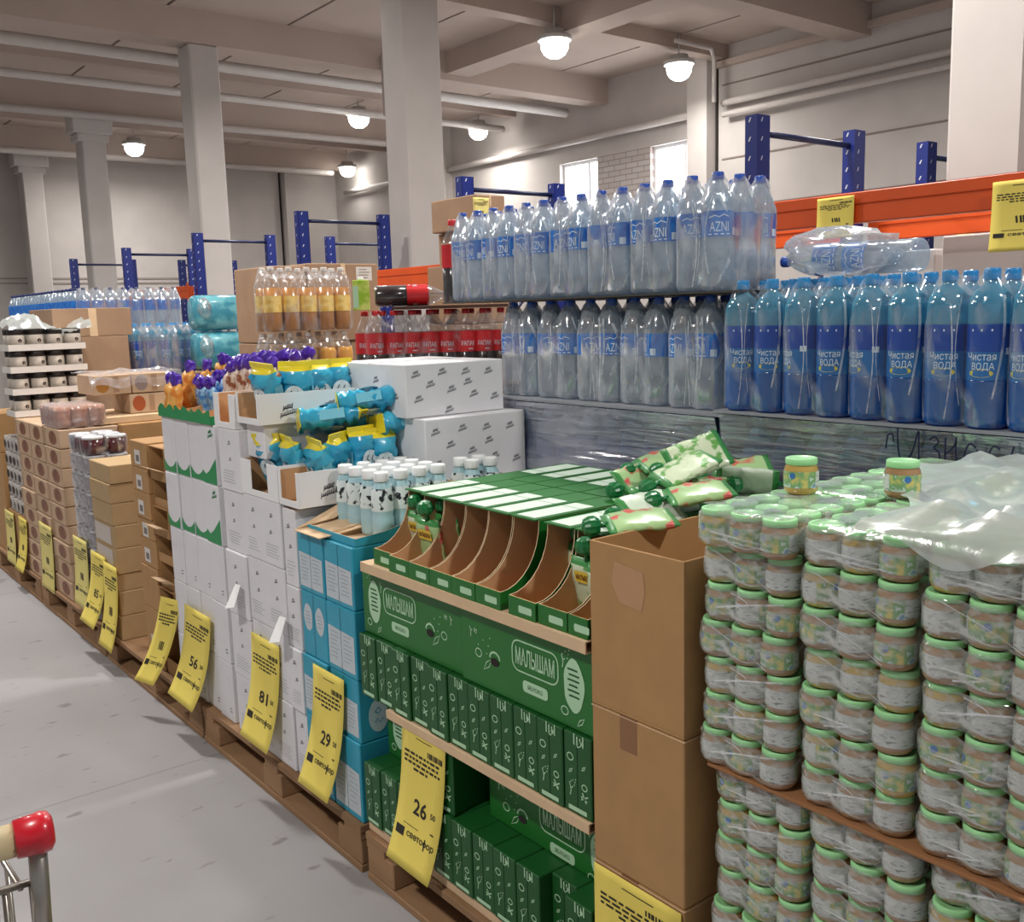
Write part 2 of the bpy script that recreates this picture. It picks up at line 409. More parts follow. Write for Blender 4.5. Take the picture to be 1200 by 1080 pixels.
# ================================================================== RACKING
RX0, RX1, RZ = 3.6, 4.33, 2.4
def rack_frame(z=RZ, depth=RX1 - RX0):
    t = thing('rack_frame', 'x', 'rack')
    holes = mat('rack_hole', (196, 200, 214), .5)
    for s, x in enumerate((0, depth)):
        u = MB(); u.box(x - .045, x + .045, -.003, .003, 0, z); u.box(x - .045, x - .039, -.003, .06, 0, z); u.box(x + .039, x + .045, -.003, .06, 0, z)
        up = u.build('upright', RBLUE, t)
        h = MB()
        for i in range(int(z / .08)):
            zz = .06 + i * .08
            if zz > 1.5: h.poly([(-.012, -.008), (-.005, -.010), (.004, .010), (-.004, .009)], near(-.0045, x - .008, zz))
            if zz > 1.5: h.poly([(-.012, -.008), (-.005, -.010), (.004, .010), (-.004, .009)], aisle(x - .0465, .03, zz))
        h.build('holes', holes, up)
        MB().box(x - .07, x + .07, -.04, .1, 0, .008).build('foot_plate', RBLUE, t)
    MB().tube([(0.045, .03, z - .07), (depth - .045, .03, z - .07)], .014).build('crossbar', mat('rack_bar', (28, 36, 74), .4), t)
    MB().tube([(0.045, .03, 1.3), (depth - .045, .03, 1.9)], .012).build('brace', mat('rack_bar', (28, 36, 74)), t)
    return t
RF = Proto(rack_frame())
fy = [2.76, 4.92, 7.07, 9.21, 11.3, 13.4]
FN = ['tall blue rack frame at the left end of the large orange beam', 'blue rack frame rising behind the left end of the clear water stack', 'blue rack frame rising behind the yellow drink bottles', 'blue rack frame rising beside the teal film wrapped packs', 'blue rack frame rising above the far water bottles', 'farthest blue rack frame at the left above the far water bottles']
for y, lb in zip(fy, FN): RF.put((RX0, y, 0), label=lb, group='blue rack frames of the front rack row')
for y, lb in ((2.76, 'blue rack frame of the rear rack row beside the right column'), (9.21, 'blue rack frame of the rear rack row behind the brown boxes'), (13.4, 'blue rack frame of the rear rack row far left')):
    RF.put((4.99, y, 0), label=lb, group='blue rack frames of the rear rack row')
def beam(length, z0=1.9, z1=2.012):
    t = thing('rack_beam', 'x', 'rack beam')
    b = MB(); b.box(-.025, .02, 0, length, z0, z1); b.box(-.03, -.024, 0, length, z0 + .07, z1 + .006)
    b.build('beam', RORANGE, t, bevel=.004)
    for y in (-.004, length - .05):
        MB().box(-.034, -.0305, y, y + .054, z0 - .1, z1 + .03).build('end_plate', RORANGE, t)
    return t
BM = Proto(beam(2.04))
yb = [.64] + fy
BN = ['orange rack beam nearest, with yellow tags, above the blue water bottles', 'orange rack beam hidden behind the clear water stack', 'orange rack beam beside the stacked boxes behind the cola', 'orange rack beam behind the large brown boxes', 'short visible orange rack beam above the far water bottles', 'orange rack beam farthest along the front rack row']
for k_, (y, lb) in enumerate(zip(yb, BN)):
    if k_ not in (3, 5): BM.put((RX0 - .075, y + .06, (0, 0, -.125, 0, -.10, 0)[k_]), label=lb, group='orange beams on the front of the rack row')
for y, lb in zip(yb[:2], ('rear orange rack beam seen under the nearest front beam', 'rear orange rack beam behind the clear water stack')):
    BM.put((RX1 + .1, y + .06, -.015), label=lb, group='orange beams on the rear of the rack row')

# ================================================================== PALLETS
def pallet(length, depth=.82, deck=.144, label='x'):
    """length along the aisle (y), depth across (x)"""
    t = thing('wooden_pallet', label, 'pallet')
    top = deck - .022
    d = MB()
    nb = max(5, int(depth / .16)); w = depth / nb
    for i in range(nb):
        d.box(i * w + (.008 if i else 0), (i + 1) * w - (.008 if i < nb - 1 else 0), 0, length, top, deck)
    d.build('deck', WOOD, t, bevel=.002)
    cr = MB()
    for y in (0, length / 2 - .05, length - .1): cr.box(.002, depth - .002, y + .002, y + .098, top - .022, top - .0005)
    cr.build('stringer', WOOD, t)
    bz = top - .0225
    for x in (.0, depth / 2 - .05, depth - .1):
        for y in (0, length / 2 - .072, length - .145):
            MB().box(x + .003, x + .097, y + .003, y + .142, .0225, bz).build('block', WOOD, t, bevel=.003)
        MB().box(x, x + .1, 0, length, 0, .022).build('runner', WOOD, t, bevel=.002)
    return t
PFX = 1.275
for (y, L, dk, lb) in ((-.1, 1.22, .184, 'wooden pallet under the stacked baby food jars'), (1.14, 1.2, .144, 'wooden pallet under the green cartons and brown boxes'), (2.37, 1.2, .144, 'wooden pallet under the teal and white cartons'),
                       (3.59, 1.2, .144, 'wooden pallet under the open brown cartons'), (4.83, 1.2, .144, 'wooden pallet under the film wrapped tubs and mug boxes'), (6.05, 1.2, .144, 'wooden pallet at the left end of the aisle row'), (7.3, 1.2, .144, 'wooden pallet farthest along the aisle row')):
    p = pallet(L, .82, dk, lb); p.location = (PFX, y, 0)

# ================================================================== FILM SHAPES
def hull_outline(nx, ny, px, py, r, s=.35, step=6):
    """outline round a grid of nx*ny round things, first one centred on the origin; s = how far the film sinks between them"""
    pts = []
    def off(d, p):
        d = abs(((d + p / 2) % p) - p / 2); return s * (r - math.sqrt(max(r * r - d * d, 0)))
    X, Y = (nx - 1) * px, (ny - 1) * py
    def lin_(a, b, n): return [a + (b - a) * i / n for i in range(n + 1)]
    for y in lin_(0, Y, step * max(ny - 1, 1))[::-1]: pts.append((-r + off(y, py), y))
    for k in range(1, 4): a = PI + k * PI / 8; pts.append((r * math.cos(a), r * math.sin(a)))
    for x in lin_(0, X, step * max(nx - 1, 1)): pts.append((x, -r + off(x, px)))
    for k in range(1, 4): a = 1.5 * PI + k * PI / 8; pts.append((X + r * math.cos(a), r * math.sin(a)))
    for y in lin_(0, Y, step * max(ny - 1, 1)): pts.append((X + r - off(y, py), y))
    for k in range(1, 4): a = k * PI / 8; pts.append((X + r * math.cos(a), Y + r * math.sin(a)))
    for x in lin_(0, X, step * max(nx - 1, 1))[::-1]: pts.append((x, Y + r - off(x, px)))
    for k in range(1, 4): a = PI / 2 + k * PI / 8; pts.append((r * math.cos(a), Y + r * math.sin(a)))
    return pts
def film_mb(nx, ny, px, py, r, rings, jit=.002, s=.35, drape=None, step=6, seed=1):
    """rings = [(z, inset)]; drape = (cap height, neck sharpness): the film is pulled over the tops like shrink wrap"""
    q = random.Random(seed); mb = MB()
    out = hull_outline(nx, ny, px, py, r, s, step); n = len(out)
    cx, cy = (nx - 1) * px / 2, (ny - 1) * py / 2
    vs = []
    for (z, ins) in rings:
        for k, (x, y) in enumerate(out):
            d = Vector((cx - x, cy - y)); d = d.normalized() if d.length else d
            # inset towards the nearest inner line of the pack
            ix = min(max(x, 0), (nx - 1) * px); iy = min(max(y, 0), (ny - 1) * py)
            e = Vector((ix - x, iy - y)); e = e.normalized() if e.length > 1e-6 else d
            j = q.uniform(-jit, jit)
            vs.append((x + e.x * (ins + j), y + e.y * (ins + j), z + q.uniform(-jit, jit)))
    fs = []
    for i in range(len(rings) - 1):
        for k in range(n): fs.append((i * n + k, i * n + (k + 1) % n, (i + 1) * n + (k + 1) % n, (i + 1) * n + k))
    mb.add(vs, fs, 0, True)
    if drape:
        zt, sharp = drape; z0 = rings[-1][0]; ins = rings[-1][1]
        gx, gy = max(2, (nx - 1) * 4 + 5), max(2, (ny - 1) * 4 + 5); R2 = r - ins
        vs = []
        for i in range(gx):
            for j in range(gy):
                x = -R2 + (cx * 2 + 2 * R2) * i / (gx - 1); y = -R2 + (cy * 2 + 2 * R2) * j / (gy - 1)
                # round the corners
                ix = min(max(x, 0), (nx - 1) * px); iy = min(max(y, 0), (ny - 1) * py)
                e = Vector((x - ix, y - iy))
                if e.length > R2: e = e.normalized() * R2; x, y = ix + e.x, iy + e.y
                dx = min(abs(x - a * px) for a in range(nx)); dy = min(abs(y - a * py) for a in range(ny))
                d = math.hypot(dx, dy); edge = e.length > R2 * .98
                z = z0 if edge else z0 + (zt - z0) * math.exp(-(max(d - .014, 0) / sharp) ** 1.3) + (q.uniform(-jit, jit) if d > .016 else 0)
                vs.append((x, y, z))
        mb.add(vs, [(i * gy + j, (i + 1) * gy + j, (i + 1) * gy + j + 1, i * gy + j + 1) for i in range(gx - 1) for j in range(gy - 1)], 0, True)
    return mb

def crease_highlights(mb, ny, py, r, z0, z1, seed, n_=6, diag=False, w=.005):
    """milky ribbons painting the highlights along film folds on the aisle side"""
    q = random.Random(seed); Y = (ny - 1) * py
    for k in range(n_):
        if diag:
            ya, yb = q.uniform(-r * .7, Y * .4), q.uniform(Y * .6, Y + r * .7); za, zb = q.uniform(z0, z1), q.uniform(z0, z1)
            if k % 2: ya, yb = yb, ya
        else:
            ya = (-r * .75, py * .42, Y + r * .7, py * .62, -r * .3, Y + r * .25, py * .5, r * .3)[k % 8] + q.uniform(-.008, .008); yb = ya + q.uniform(-.012, .012); za, zb = z1 - q.uniform(0, .03), z0 + q.uniform(0, .08)
        A = q.choice((-1, 1)) * q.uniform(.004, .02); pts = []
        for i in range(9):
            t = i / 8; pts.append((ya + (yb - ya) * t + A * math.sin(PI * t), za + (zb - za) * t))
        def fm(a, b):
            a = min(max(a, -r), Y + r); near_y = min(max(a, 0), Y); d = abs(a - near_y)
            return (-math.sqrt(max(r * r - d * d, 0)) - .0016, a, b)
        mb.stroke(pts, w * q.uniform(.4, 1.3), fm, 1)
    return mb

# ================================================================== BABY FOOD JARS
JR, JH, JP = .0308, .0655, .0645
PUREE = [mat('apple_puree_glass', (164, 128, 92), .12, .1, 20, coat=.6), mat('pear_puree_glass', (186, 156, 84), .12, .1, 20, coat=.6)]
def label_material():
    mt = mat('jar_label', (206, 208, 204), .45)
    nt = mt.node_tree; N = nt.nodes.new; Lk = nt.links.new; b = nt.nodes['Principled BSDF']
    tc = N('ShaderNodeTexCoord'); sp = N('ShaderNodeSeparateXYZ'); Lk(tc.outputs['Object'], sp.inputs[0])
    at = N('ShaderNodeMath'); at.operation = 'ARCTAN2'; Lk(sp.outputs['Y'], at.inputs[0]); Lk(sp.outputs['X'], at.inputs[1])
    ab = N('ShaderNodeMath'); ab.operation = 'ABSOLUTE'; Lk(at.outputs[0], ab.inputs[0])
    fr = N('ShaderNodeMath'); fr.operation = 'LESS_THAN'; fr.inputs[1].default_value = 1.25; Lk(ab.outputs[0], fr.inputs[0])
    nz = N('ShaderNodeTexNoise'); nz.inputs['Scale'].default_value = 55; nz.inputs['Detail'].default_value = 2; Lk(tc.outputs['Object'], nz.inputs['Vector'])
    cr = N('ShaderNodeValToRGB'); e = cr.color_ramp.elements
    e[0].position = .36; e[0].color = lin((206, 192, 112)); e[1].position = .46; e[1].color = lin((136, 172, 112))
    for p, c in ((.55, (110, 158, 108)), (.6, (204, 216, 208)), (.68, (112, 150, 180))): x = e.new(p); x.color = lin(c)
    Lk(nz.outputs['Fac'], cr.inputs[0])
    nz2 = N('ShaderNodeTexNoise'); nz2.inputs['Scale'].default_value = 160; mp = N('ShaderNodeMapping'); mp.inputs['Scale'].default_value = (.5, .5, 2)
    Lk(tc.outputs['Object'], mp.inputs[0]); Lk(mp.outputs[0], nz2.inputs['Vector'])
    c2 = N('ShaderNodeValToRGB'); c2.color_ramp.elements[0].position = .34; c2.color_ramp.elements[1].position = .44
    c2.color_ramp.elements[0].color = lin((118, 122, 122)); c2.color_ramp.elements[1].color = lin((200, 204, 202)); Lk(nz2.outputs['Fac'], c2.inputs[0])
    mx = N('ShaderNodeMix'); mx.data_type = 'RGBA'; Lk(fr.outputs[0], mx.inputs[0]); Lk(c2.outputs[0], mx.inputs[6]); Lk(cr.outputs[0], mx.inputs[7]); Lk(mx.outputs[2], b.inputs['Base Color'])
    return mt
JLAB = label_material(); BADGE = mat('blue_badge', (52, 112, 180), .4)
def jar(puree):
    t = thing('baby_food_jar', 'x', 'jar')
    MB().lathe([(.024, 0), (.0275, .002), (.0305, .008), (JR, .014), (JR, .042), (.0295, .048), (.0265, .053), (.0262, .056)], 18).build('glass', puree, t)
    ld = MB().lathe([(.0268, .0535), (.0284, .0545), (.0284, .0638), (.0272, .0655), (.024, .0655), (.0232, .0648), (.0, .0645)], 20)
    ld.build('lid', LID, t)
    lb = MB().lathe([(JR + .0004, .013), (JR + .0004, .0425)], 20, caps=False).build('label', JLAB, t)
    bg = MB()
    fm = lambda a, z: ((JR + .0008) * math.cos(a / JR), (JR + .0008) * math.sin(a / JR), z)
    bg.poly([(-.006 + .0058 * math.cos(k * PI / 5), .035 + .0058 * math.sin(k * PI / 5)) for k in range(10)], fm)
    bg.build('badge', BADGE, lb)
    return t
JARS = [Proto(jar(p)) for p in PUREE]
JARS[0].root.location = JARS[1].root.location = (1.6, .8, 1.3)
LAY = ['top', 'second', 'third', 'fourth', 'fifth', 'sixth', 'seventh', 'eighth', 'ninth', 'tenth', 'eleventh', 'twelfth', 'thirteenth', 'fourteenth', 'fifteenth', 'lowest']
SN = ['left', 'middle', 'right']; PN = ['left', 'middle', 'right']
film_protos = []
for sd in range(3):
    f = film_mb(4, 3, JP, JP, JR + .0022, [(.004, .006), (.012, .0), (.03, -.0005), (.047, .0), (.056, .0015), (.0615, .004)], jit=.0014, s=.22, seed=sd); crease_highlights(f, 3, JP, JR + .0022, .008, .06, 70 + sd, (2, 1, 3)[sd], True, .0026); f = f.build('pack_film', [FILMJ, CREASE_HIGHLIGHT])
    film_protos.append([f, False])
FT = [crease_highlights(film_mb(4, 3, JP, JP, JR + .0022, [(.004, .006), (.012, .0), (.03, -.0005), (.047, .0), (.058, .0015)], jit=.001, s=.22, drape=(.0675, .2), seed=7), 3, JP, JR + .0022, .008, .058, 79, 2, True, .003).build('pack_film', [FILMJ, CREASE_HIGHLIGHT]), False]
fill = MB()
for k in range(16):
    up = k < 7
    z = .7905 + (6 - k) * .0665 if up else .1845 + (15 - k) * .0665
    for c in range(3):
        far = (1.127, .921, .716)[c] + (0 if up else -.016) + rnd(.005)
        xf = 1.297 + (.012 if not up else 0) + rnd(.006) + (-.016 if (k, c) == (0, 0) else 0) - (.014 if k in (12, 13) and c == 0 else 0)
        nd = 12 if k == 0 else 1
        for i in range(3):
            for j in range(nd):
                x = xf + JP * (j + .5); y = far - JP * (i + .5)
                if j: lb = 'pale green jar lid in the top layer of the %s jar stack, %s row back from the aisle' % (SN[c], ORD[j])
                else: lb = 'baby food jar, %s layer of the %s stack, %s jar on the aisle side' % (LAY[k], SN[c], PN[i])
                if j: lb = 'baby food jar, top layer of the %s stack, %s column, %s row back' % (SN[c], PN[i], ORD[j])
                JARS[0 if R_.random() < .7 else 1].put((x, y, z), (0, 0, R_.choice((PI + rnd(.6), R_.uniform(-1.2, 1.2), R_.uniform(-1.9, 1.9)))), lb, 'baby food jars with green lids stacked in three columns')
            if k:
                for j in (1, 2): fill.lathe([(.026, z), (JR, z + .012), (JR, z + .044), (.027, z + .053)], 8, 0, xf + JP * (j + .5), far - JP * (i + .5)); fill.lathe([(.0284, z + .054), (.0284, z + .0655)], 8, 1, xf + JP * (j + .5), far - JP * (i + .5))
        fi = R_.randrange(3); P = film_protos[fi] if k else FT
        for jj in range(3 if k == 0 else 1):
            o = P[0] if not P[1] else clone(P[0]); P[1] = True
            o.location = (xf + JP * .5 + jj * 4 * JP, far - JP * 2.5, z)
            tag(o, ('clear film round the jar pack, %s layer of the %s stack' % (LAY[k], SN[c])) if not jj else 'clear film round the top jar pack of the %s stack, %s pack back' % (SN[c], ORD[jj]), 'pack film', 'clear films round the jar packs')
tag(fill.build('inner_jars', [PUREE[0], LID]), 'shadowed inner jars behind the front jars of the stacks', 'jars', kind='stuff')
tag(MB().box(1.296, 2.08, .5, 1.102, .7835, .7895).build('cardboard_sheet', mat('brown_sheet', (150, 104, 66), .9), bevel=.001), 'brown cardboard sheet lying between the jar layers', 'cardboard sheet')
JARS[1].put((1.512, 1.066, 1.2567), (0, 0, PI + .3), 'single jar standing on top of the left jar stack', 'loose jars on top of the stacks')
JARS[0].put((1.60, .918, 1.2567), (0, 0, PI + 1), 'single jar standing on top, half hidden behind the crumpled film', 'loose jars on top of the stacks')
# crumpled film lying over the right-hand jars
mb = MB(); q = random.Random(5); nx_, ny_ = 34, 30; vs = []
for i in range(nx_):
    for j in range(ny_):
        a, b = i / (nx_ - 1), j / (ny_ - 1)
        x = 1.300 + .76 * a; y = .83 + .2 * a - (.50 + .1 * a) * b - .05 * math.sin(a * 9) * (1 - b)
        h = .010 + .011 * math.sin(a * 11 + b * 5) + .010 * math.sin(b * 17 - a * 6) + .012 * math.sin(a * 23 + 1) * math.cos(b * 19) + .004 * q.random()
        ridge = .035 * math.exp(-((b - .45 - .3 * (a - .4)) / .09) ** 2)
        z = 1.262 + abs(h) + ridge * (1 - a * .6)
        if i == 0: x = 1.285; z = 1.250 + .02 * math.sin(b * 14)
        if i == 1: x = 1.290; z = 1.262 + .01 * math.sin(b * 11)
        if i == 2: x = 1.305; z = 1.275
        vs.append((x, y, z))
mb.add(vs, [(i * ny_ + j, (i + 1) * ny_ + j, (i + 1) * ny_ + j + 1, i * ny_ + j + 1) for i in range(nx_ - 1) for j in range(ny_ - 1)], 0, True)
tag(mb.build('plastic_sheet', SHEET), 'crumpled milky plastic film lying over the right hand jars', 'plastic film')

# ================================================================== BROWN BOXES BESIDE THE JARS
BY0, BY1, BX1 = 1.149, 1.394, 1.70
TAPE = mat('brown_tape', (140, 98, 64), .35, .04, 20)
def closed_box(label, z0, z1):
    t = thing('cardboard_box', label, 'box', (1.288, BY0, z0))
    dy, dx, h = BY1 - BY0, BX1 - 1.288, z1 - z0
    MB().box(0, dx, 0, dy, 0, h).build('body', CARD, t, bevel=.004, seg=2)
    MB().box(-.0008, dx + .0008, .12, .165, h - .07, h + .0008).build('tape', TAPE, t)
    g = MB()
    g.box(-.001, dx + .001, -.001, dy + .001, h - .004, h - .0025); g.build('flap_edge', CARDL, t)
    return t
closed_box('brown cardboard box at the bottom of the three box stack', .1445, .4785)
closed_box('brown cardboard box in the middle of the three box stack', .4795, .8155)
t = thing('cardboard_box', 'open topped brown cardboard box on top of the three box stack', 'box', (1.288, BY0, .8165))
dy, dx, h, w = BY1 - BY0, BX1 - 1.288, .335, .005
b = MB(); b.box(0, dx, 0, dy, 0, w); b.box(0, w, 0, dy, w, h); b.box(dx - w, dx, 0, dy, w, h); b.box(w, dx - w, 0, w, w, h); b.box(w, dx - w, dy - w, dy, w, h)
b.build('body', CARD, t, bevel=.0012)
MB().poly([(.02, .0), (.095, -.01), (.1, -.05), (.09, -.085), (.035, -.08), (.012, -.045)], lambda a, c: (-.0008, dy - .05 - a, h - .03 + c)).build('torn_patch', mat('pale_torn_card', (184, 142, 106), .9), t)

# ================================================================== GREEN CARTONS
GX = 1.296
def doodles(mb, items, fmap, w, mi=0):
    for kind, cx_, cy_, s in items:
        if kind == 'ring': mb.stroke([(cx_ + s * math.cos(k * PI / 5), cy_ + s * .85 * math.sin(k * PI / 5)) for k in range(10)], w, fmap, mi, True)
        elif kind == 'leaf':
            mb.stroke([(cx_ - s, cy_ - s), (cx_ - s * .3, cy_ + s * .3), (cx_ + s, cy_ + s), (cx_ + s * .3, cy_ - s * .3)], w, fmap, mi, True)
        elif kind == 'cross':
            mb.stroke([(cx_ - s, cy_ - s * .6), (cx_ + s, cy_ + s * .6)], w * 1.3, fmap, mi); mb.stroke([(cx_ - s * .7, cy_ + s), (cx_ + s * .5, cy_ - s)], w * 1.3, fmap, mi); mb.stroke([(cx_ - s * 1.1, cy_ + .1 * s), (cx_ + s * .8, cy_ - s * .5)], w, fmap, mi)
        elif kind == 'dots':
            for k in range(5): mb.poly([(cx_ + s * math.cos(k * 2.4) * (.3 + k * .18) + w * .7 * math.cos(j * PI / 3), cy_ + s * math.sin(k * 2.4) * (.3 + k * .18) + w * .7 * math.sin(j * PI / 3)) for j in range(6)], fmap, mi)
        elif kind == 'stem': mb.stroke([(cx_, cy_ - s), (cx_ + s * .2, cy_), (cx_ - s * .2, cy_ + s)], w, fmap, mi); mb.stroke([(cx_, cy_), (cx_ + s * .6, cy_ + s * .5)], w, fmap, mi)
def blob(cx_, cy_, rx, ry, ph=0): return [(cx_ + rx * math.cos(k * PI / 12) * (1 + .05 * math.sin(5 * k * PI / 12 + ph)), cy_ + ry * math.sin(k * PI / 12) * (1 + .03 * math.sin(4 * k * PI / 12 + ph))) for k in range(24)]
def rrect(cx_, cy_, w, h, r): return [(cx_ + sx_ * (w / 2 - r) + r * math.cos(a), cy_ + sy_ * (h / 2 - r) + r * math.sin(a)) for sx_, sy_, a0 in ((1, 1, 0), (-1, 1, PI / 2), (-1, -1, PI), (1, -1, 1.5 * PI)) for a in (a0, a0 + PI / 8, a0 + PI / 4, a0 + 3 * PI / 8, a0 + PI / 2)]
def logo_carton(label, y0, y1, z0, z1, x, mirror, depth=.76, dc=0, dz=0):
    t = thing('logo_carton', label, 'carton', (x, (y0 + y1) / 2, z0))
    W, h = y1 - y0, z1 - z0
    MB().box(0, depth, -W / 2 + .001, W / 2 - .001, 0, h).build('body', GREEN, t, bevel=.003)
    s = -1 if mirror else 1
    fm = aisle(-.0009, dc, h / 2 + dz); fm2 = aisle(-.0014, dc, h / 2 + dz)
    lx = s * -.045
    p = MB(); p.stroke(rrect(lx, .022, .155, .07, .022), .0035, fm, 0, True); p.text('МАЛЫШАМ', lx, .022, .04, fm, 0, .132); p.build('logo', PALEG, t)
    p = MB(); p.poly(rrect(lx + s * .0, -.043, .085, .027, .009), fm); p.text('ЯБЛОКО', lx, -.043, .010, fm2, 1, .05); p.build('flavour_label', [PALEG, GREEND], t)
    bx = s * -.172
    p = MB(); p.poly(blob(bx, .004, .032, .058, 1), fm)
    for k in range(6): p.stroke([(bx - .019 + .004 * (k % 2), .038 - k * .0115), (bx - .004, .0385 - k * .0115), (bx + .017 - .005 * (k % 3 == 0), .038 - k * .0115)], .0042, fm2, 1)
    p.build('text_bubble', [PALEG, GREEND], t)
    p = MB(); doodles(p, [('ring', bx - .03, -.058, .011), ('leaf', bx + .02, -.07, .011), ('dots', bx - .02, .068, .014), ('stem', bx + s * .035, .05, .014), ('dots', s * .13, .015, .03), ('ring', s * .16, -.01, .012), ('leaf', s * .125, -.03, .016), ('stem', s * .19, .035, .012), ('cross', s * .17, .04, .006)], fm, .0028); p.build('drawings', PALEG, t)
    p = MB(); p.poly([(s * .098 + .016 * math.cos(k * PI / 5), -.018 + .010 * math.sin(k * PI / 5)) for k in range(10)], fm2); p.stroke([(s * .098 + .019 * math.cos(k * PI / 5), -.010 + .016 * math.sin(k * PI / 5)) for k in range(6)], .005, fm, 1); p.build('hand_hole', [DARK, PALEG], t)
    return t
ym = 1.866
logo_carton('green logo carton under the display trays, left one beside the teal boxes', ym + .002, 2.343, .7305, .9165, GX + .012, False)
logo_carton('green logo carton under the display trays, right one beside the brown box', 1.401, ym - .002, .7305, .9165, GX + .004, True)
logo_carton('lower green logo carton half hidden by the yellow tag', 2.047, 2.343, .3535, .5265, GX + .07, False, .7, -.088)
logo_carton('lower green logo carton set back under the brown shelf board', 1.401, ym - .002, .3535, .5265, GX + .072, True, .68, 0, -.026)
# narrow cartons
def narrow_carton(h):
    t = thing('narrow_carton', 'x', 'carton')
    W = .0855
    MB().box(0, .3, -W / 2 + .0012, W / 2 - .0012, 0, h).build('body', GREEND, t, bevel=.0025)
    MB().box(-.0006, .002, -.0008, .0008, .002, h - .002).build('seam', mat('dark_green_seam', (10, 40, 18), .7), t)
    fm = aisle(-.0009, 0, h / 2); p = MB()
    for k, (a, b) in enumerate(((.016, .024), (.004, .02), (.0, .018), (.012, .024))): p.stroke([(-.008 + k * .009, h * .37), (-.008 + k * .009, h * .37 + b)], .0035, fm)
    p.poly([(.012 + .005 * math.cos(k), h * .41 + .006 * math.sin(k)) for k in range(6)], fm); p.stroke([(.001, h * .36), (.008, h * .36)], .003, fm)
    doodles(p, [('ring', -.021, h * .2, .0095), ('leaf', .02, h * .12, .006), ('leaf', -.02, h * .03, .006), ('ring', .022, -.02, .008), ('stem', -.022, -h * .2, .014), ('cross', .022, -h * .24, .010), ('dots', -.01, -h * .1, .01)], fm, .0026)
    p.build('drawings', PALEG, t)
    MB().poly(rrect(.0, -h * .43, .056, .010, .002), fm).build('flavour_strip', PALEG, t)
    return t
KN = ['a small carton set slightly back', 'standing upright']
NC = Proto(narrow_carton(.1785))
for k in range(11):
    NC.put((GX - .008 + (.004 if k in (1, 3) else 0) + rnd(.002), 2.3 - k * .0857, .551), (0, 0, rnd(.01)), 'narrow dark green carton on the brown board, %s from the teal boxes' % ORD[k], 'narrow green cartons on the shelf board')
for k in range(11):
    if k in (3,): continue
    NC.put((GX - .012 + rnd(.002) + (.035 if k == 9 else 0), 2.3 - k * .0857, .1745), (0, 0, rnd(.01)), 'narrow dark green carton on the bottom pallet, %s place from the teal boxes' % ORD[k], 'narrow green cartons on the pallet')
o = NC.put((GX + .02, 1.935, .345), (0, .0, .35), 'narrow dark green carton turned askew behind the yellow tag', 'narrow green cartons on the pallet'); o.location = (GX - .006, 1.955, .3535); o.rotation_euler = (0, 0, .13)
tag(MB().box(1.2905, 2.08, 1.4, 2.343, .145, .1742).build('cardboard_tray', CARDL, bevel=.002), 'cardboard layer under the lowest green cartons on the pallet', 'cardboard sheet')
def board(label, y0, y1, z0, z1, x0):
    b = MB(); b.box(x0, x0 + .76, y0, y1, z0, z0 + .003); b.box(x0, x0 + .76, y0, y1, z1 - .003, z1); b.box(x0, x0 + .003, y0, y1, z0 + .003, z1 - .003)
    for k in range(5): b.box(x0 + .15 * (k + 1), x0 + .15 * (k + 1) + .004, y0 + .002, y1 - .002, z0 + .003, z1 - .003)
    tag(b.build('cardboard_board', CARDL), label, 'cardboard board')
board('pale cardboard board between the lower and upper green cartons', 1.402, 2.2, .5275, .5500, 1.281)
board('pale cardboard board under the green display trays', 1.398, 2.29, .9175, .9435, 1.276)

# display trays
def display_tray(w, x0=0, pouch_side=False):
    t = thing('display_tray', 'x', 'display tray')
    D, H, c, lip = .40, .186, .115, .042
    prof = [(.0, .0), (.0, lip)] + [(c * math.sin(k * PI / 16), H - (H - lip) * math.cos(k * PI / 16)) for k in range(1, 9)] + [(D, H), (D, 0)]
    for s, y in enumerate((-w / 2 + .001, w / 2 - .0035)):
        b = MB(); n_ = len(prof)
        vs = [(x, y, z) for x, z in prof] + [(x, y + .0025, z) for x, z in prof]
        b.add(vs, [tuple(range(n_))], 1 if s else 0); b.add(vs, [tuple(range(n_, 2 * n_))[::-1]], 0 if s else 1)
        b.add(vs, [(i, (i + 1) % n_, n_ + (i + 1) % n_, n_ + i) for i in range(n_)], 2)
        # outside green, inside brown
        b.m[0] = 0 if not s else 1; b.m[1] = 1 if not s else 0
        b.build('side_wall', [GREEN, CARDD, CARDL], t)
    b = MB(); b.box(.001, D - .001, -w / 2 + .004, w / 2 - .004, .0, .003, 1); b.box(D - .004, D - .001, -w / 2 + .004, w / 2 - .004, .003, H - .003, 1); b.build('base', [GREEN, CARDD], t)
    b = MB(); b.box(-.0025, -.0002, -w / 2 + .001, w / 2 - .001, 0, lip, 0); b.box(-.0002, .0022, -w / 2 + .0036, w / 2 - .0036, .003, lip, 1); b.poly(rrect(.012, -.002, .045, .016, .004), aisle(-.0032, 0, lip / 2), 2); b.build('front_lip', [GREEN, CARDD, PALEG], t)
    b = MB(); b.box(c - .012, D, -w / 2 + .002, w / 2 - .002, H, H + .003, 0)
    b.poly([(c + .0, -w / 2 + .016), (c + .14, -w / 2 + .016), (c + .14, w / 2 - .012), (c + .0, w / 2 - .012)], lambda a, d: (a, d, H + .0036), 1)
    b.poly([(c + .143, -w / 2 + .016), (c + .185, -w / 2 + .016), (c + .185, w / 2 - .012), (c + .143, w / 2 - .012)], lambda a, d: (a, d, H + .0036), 1)
    b.build('top_panel', [GREEN, mat('pale_mint_print', (206, 226, 208), .6, .05, 90)], t)
    return t
tw = .094
DT = Proto(display_tray(tw)); zt = .944
edges = [2.243 - .0945 * k for k in range(6)]
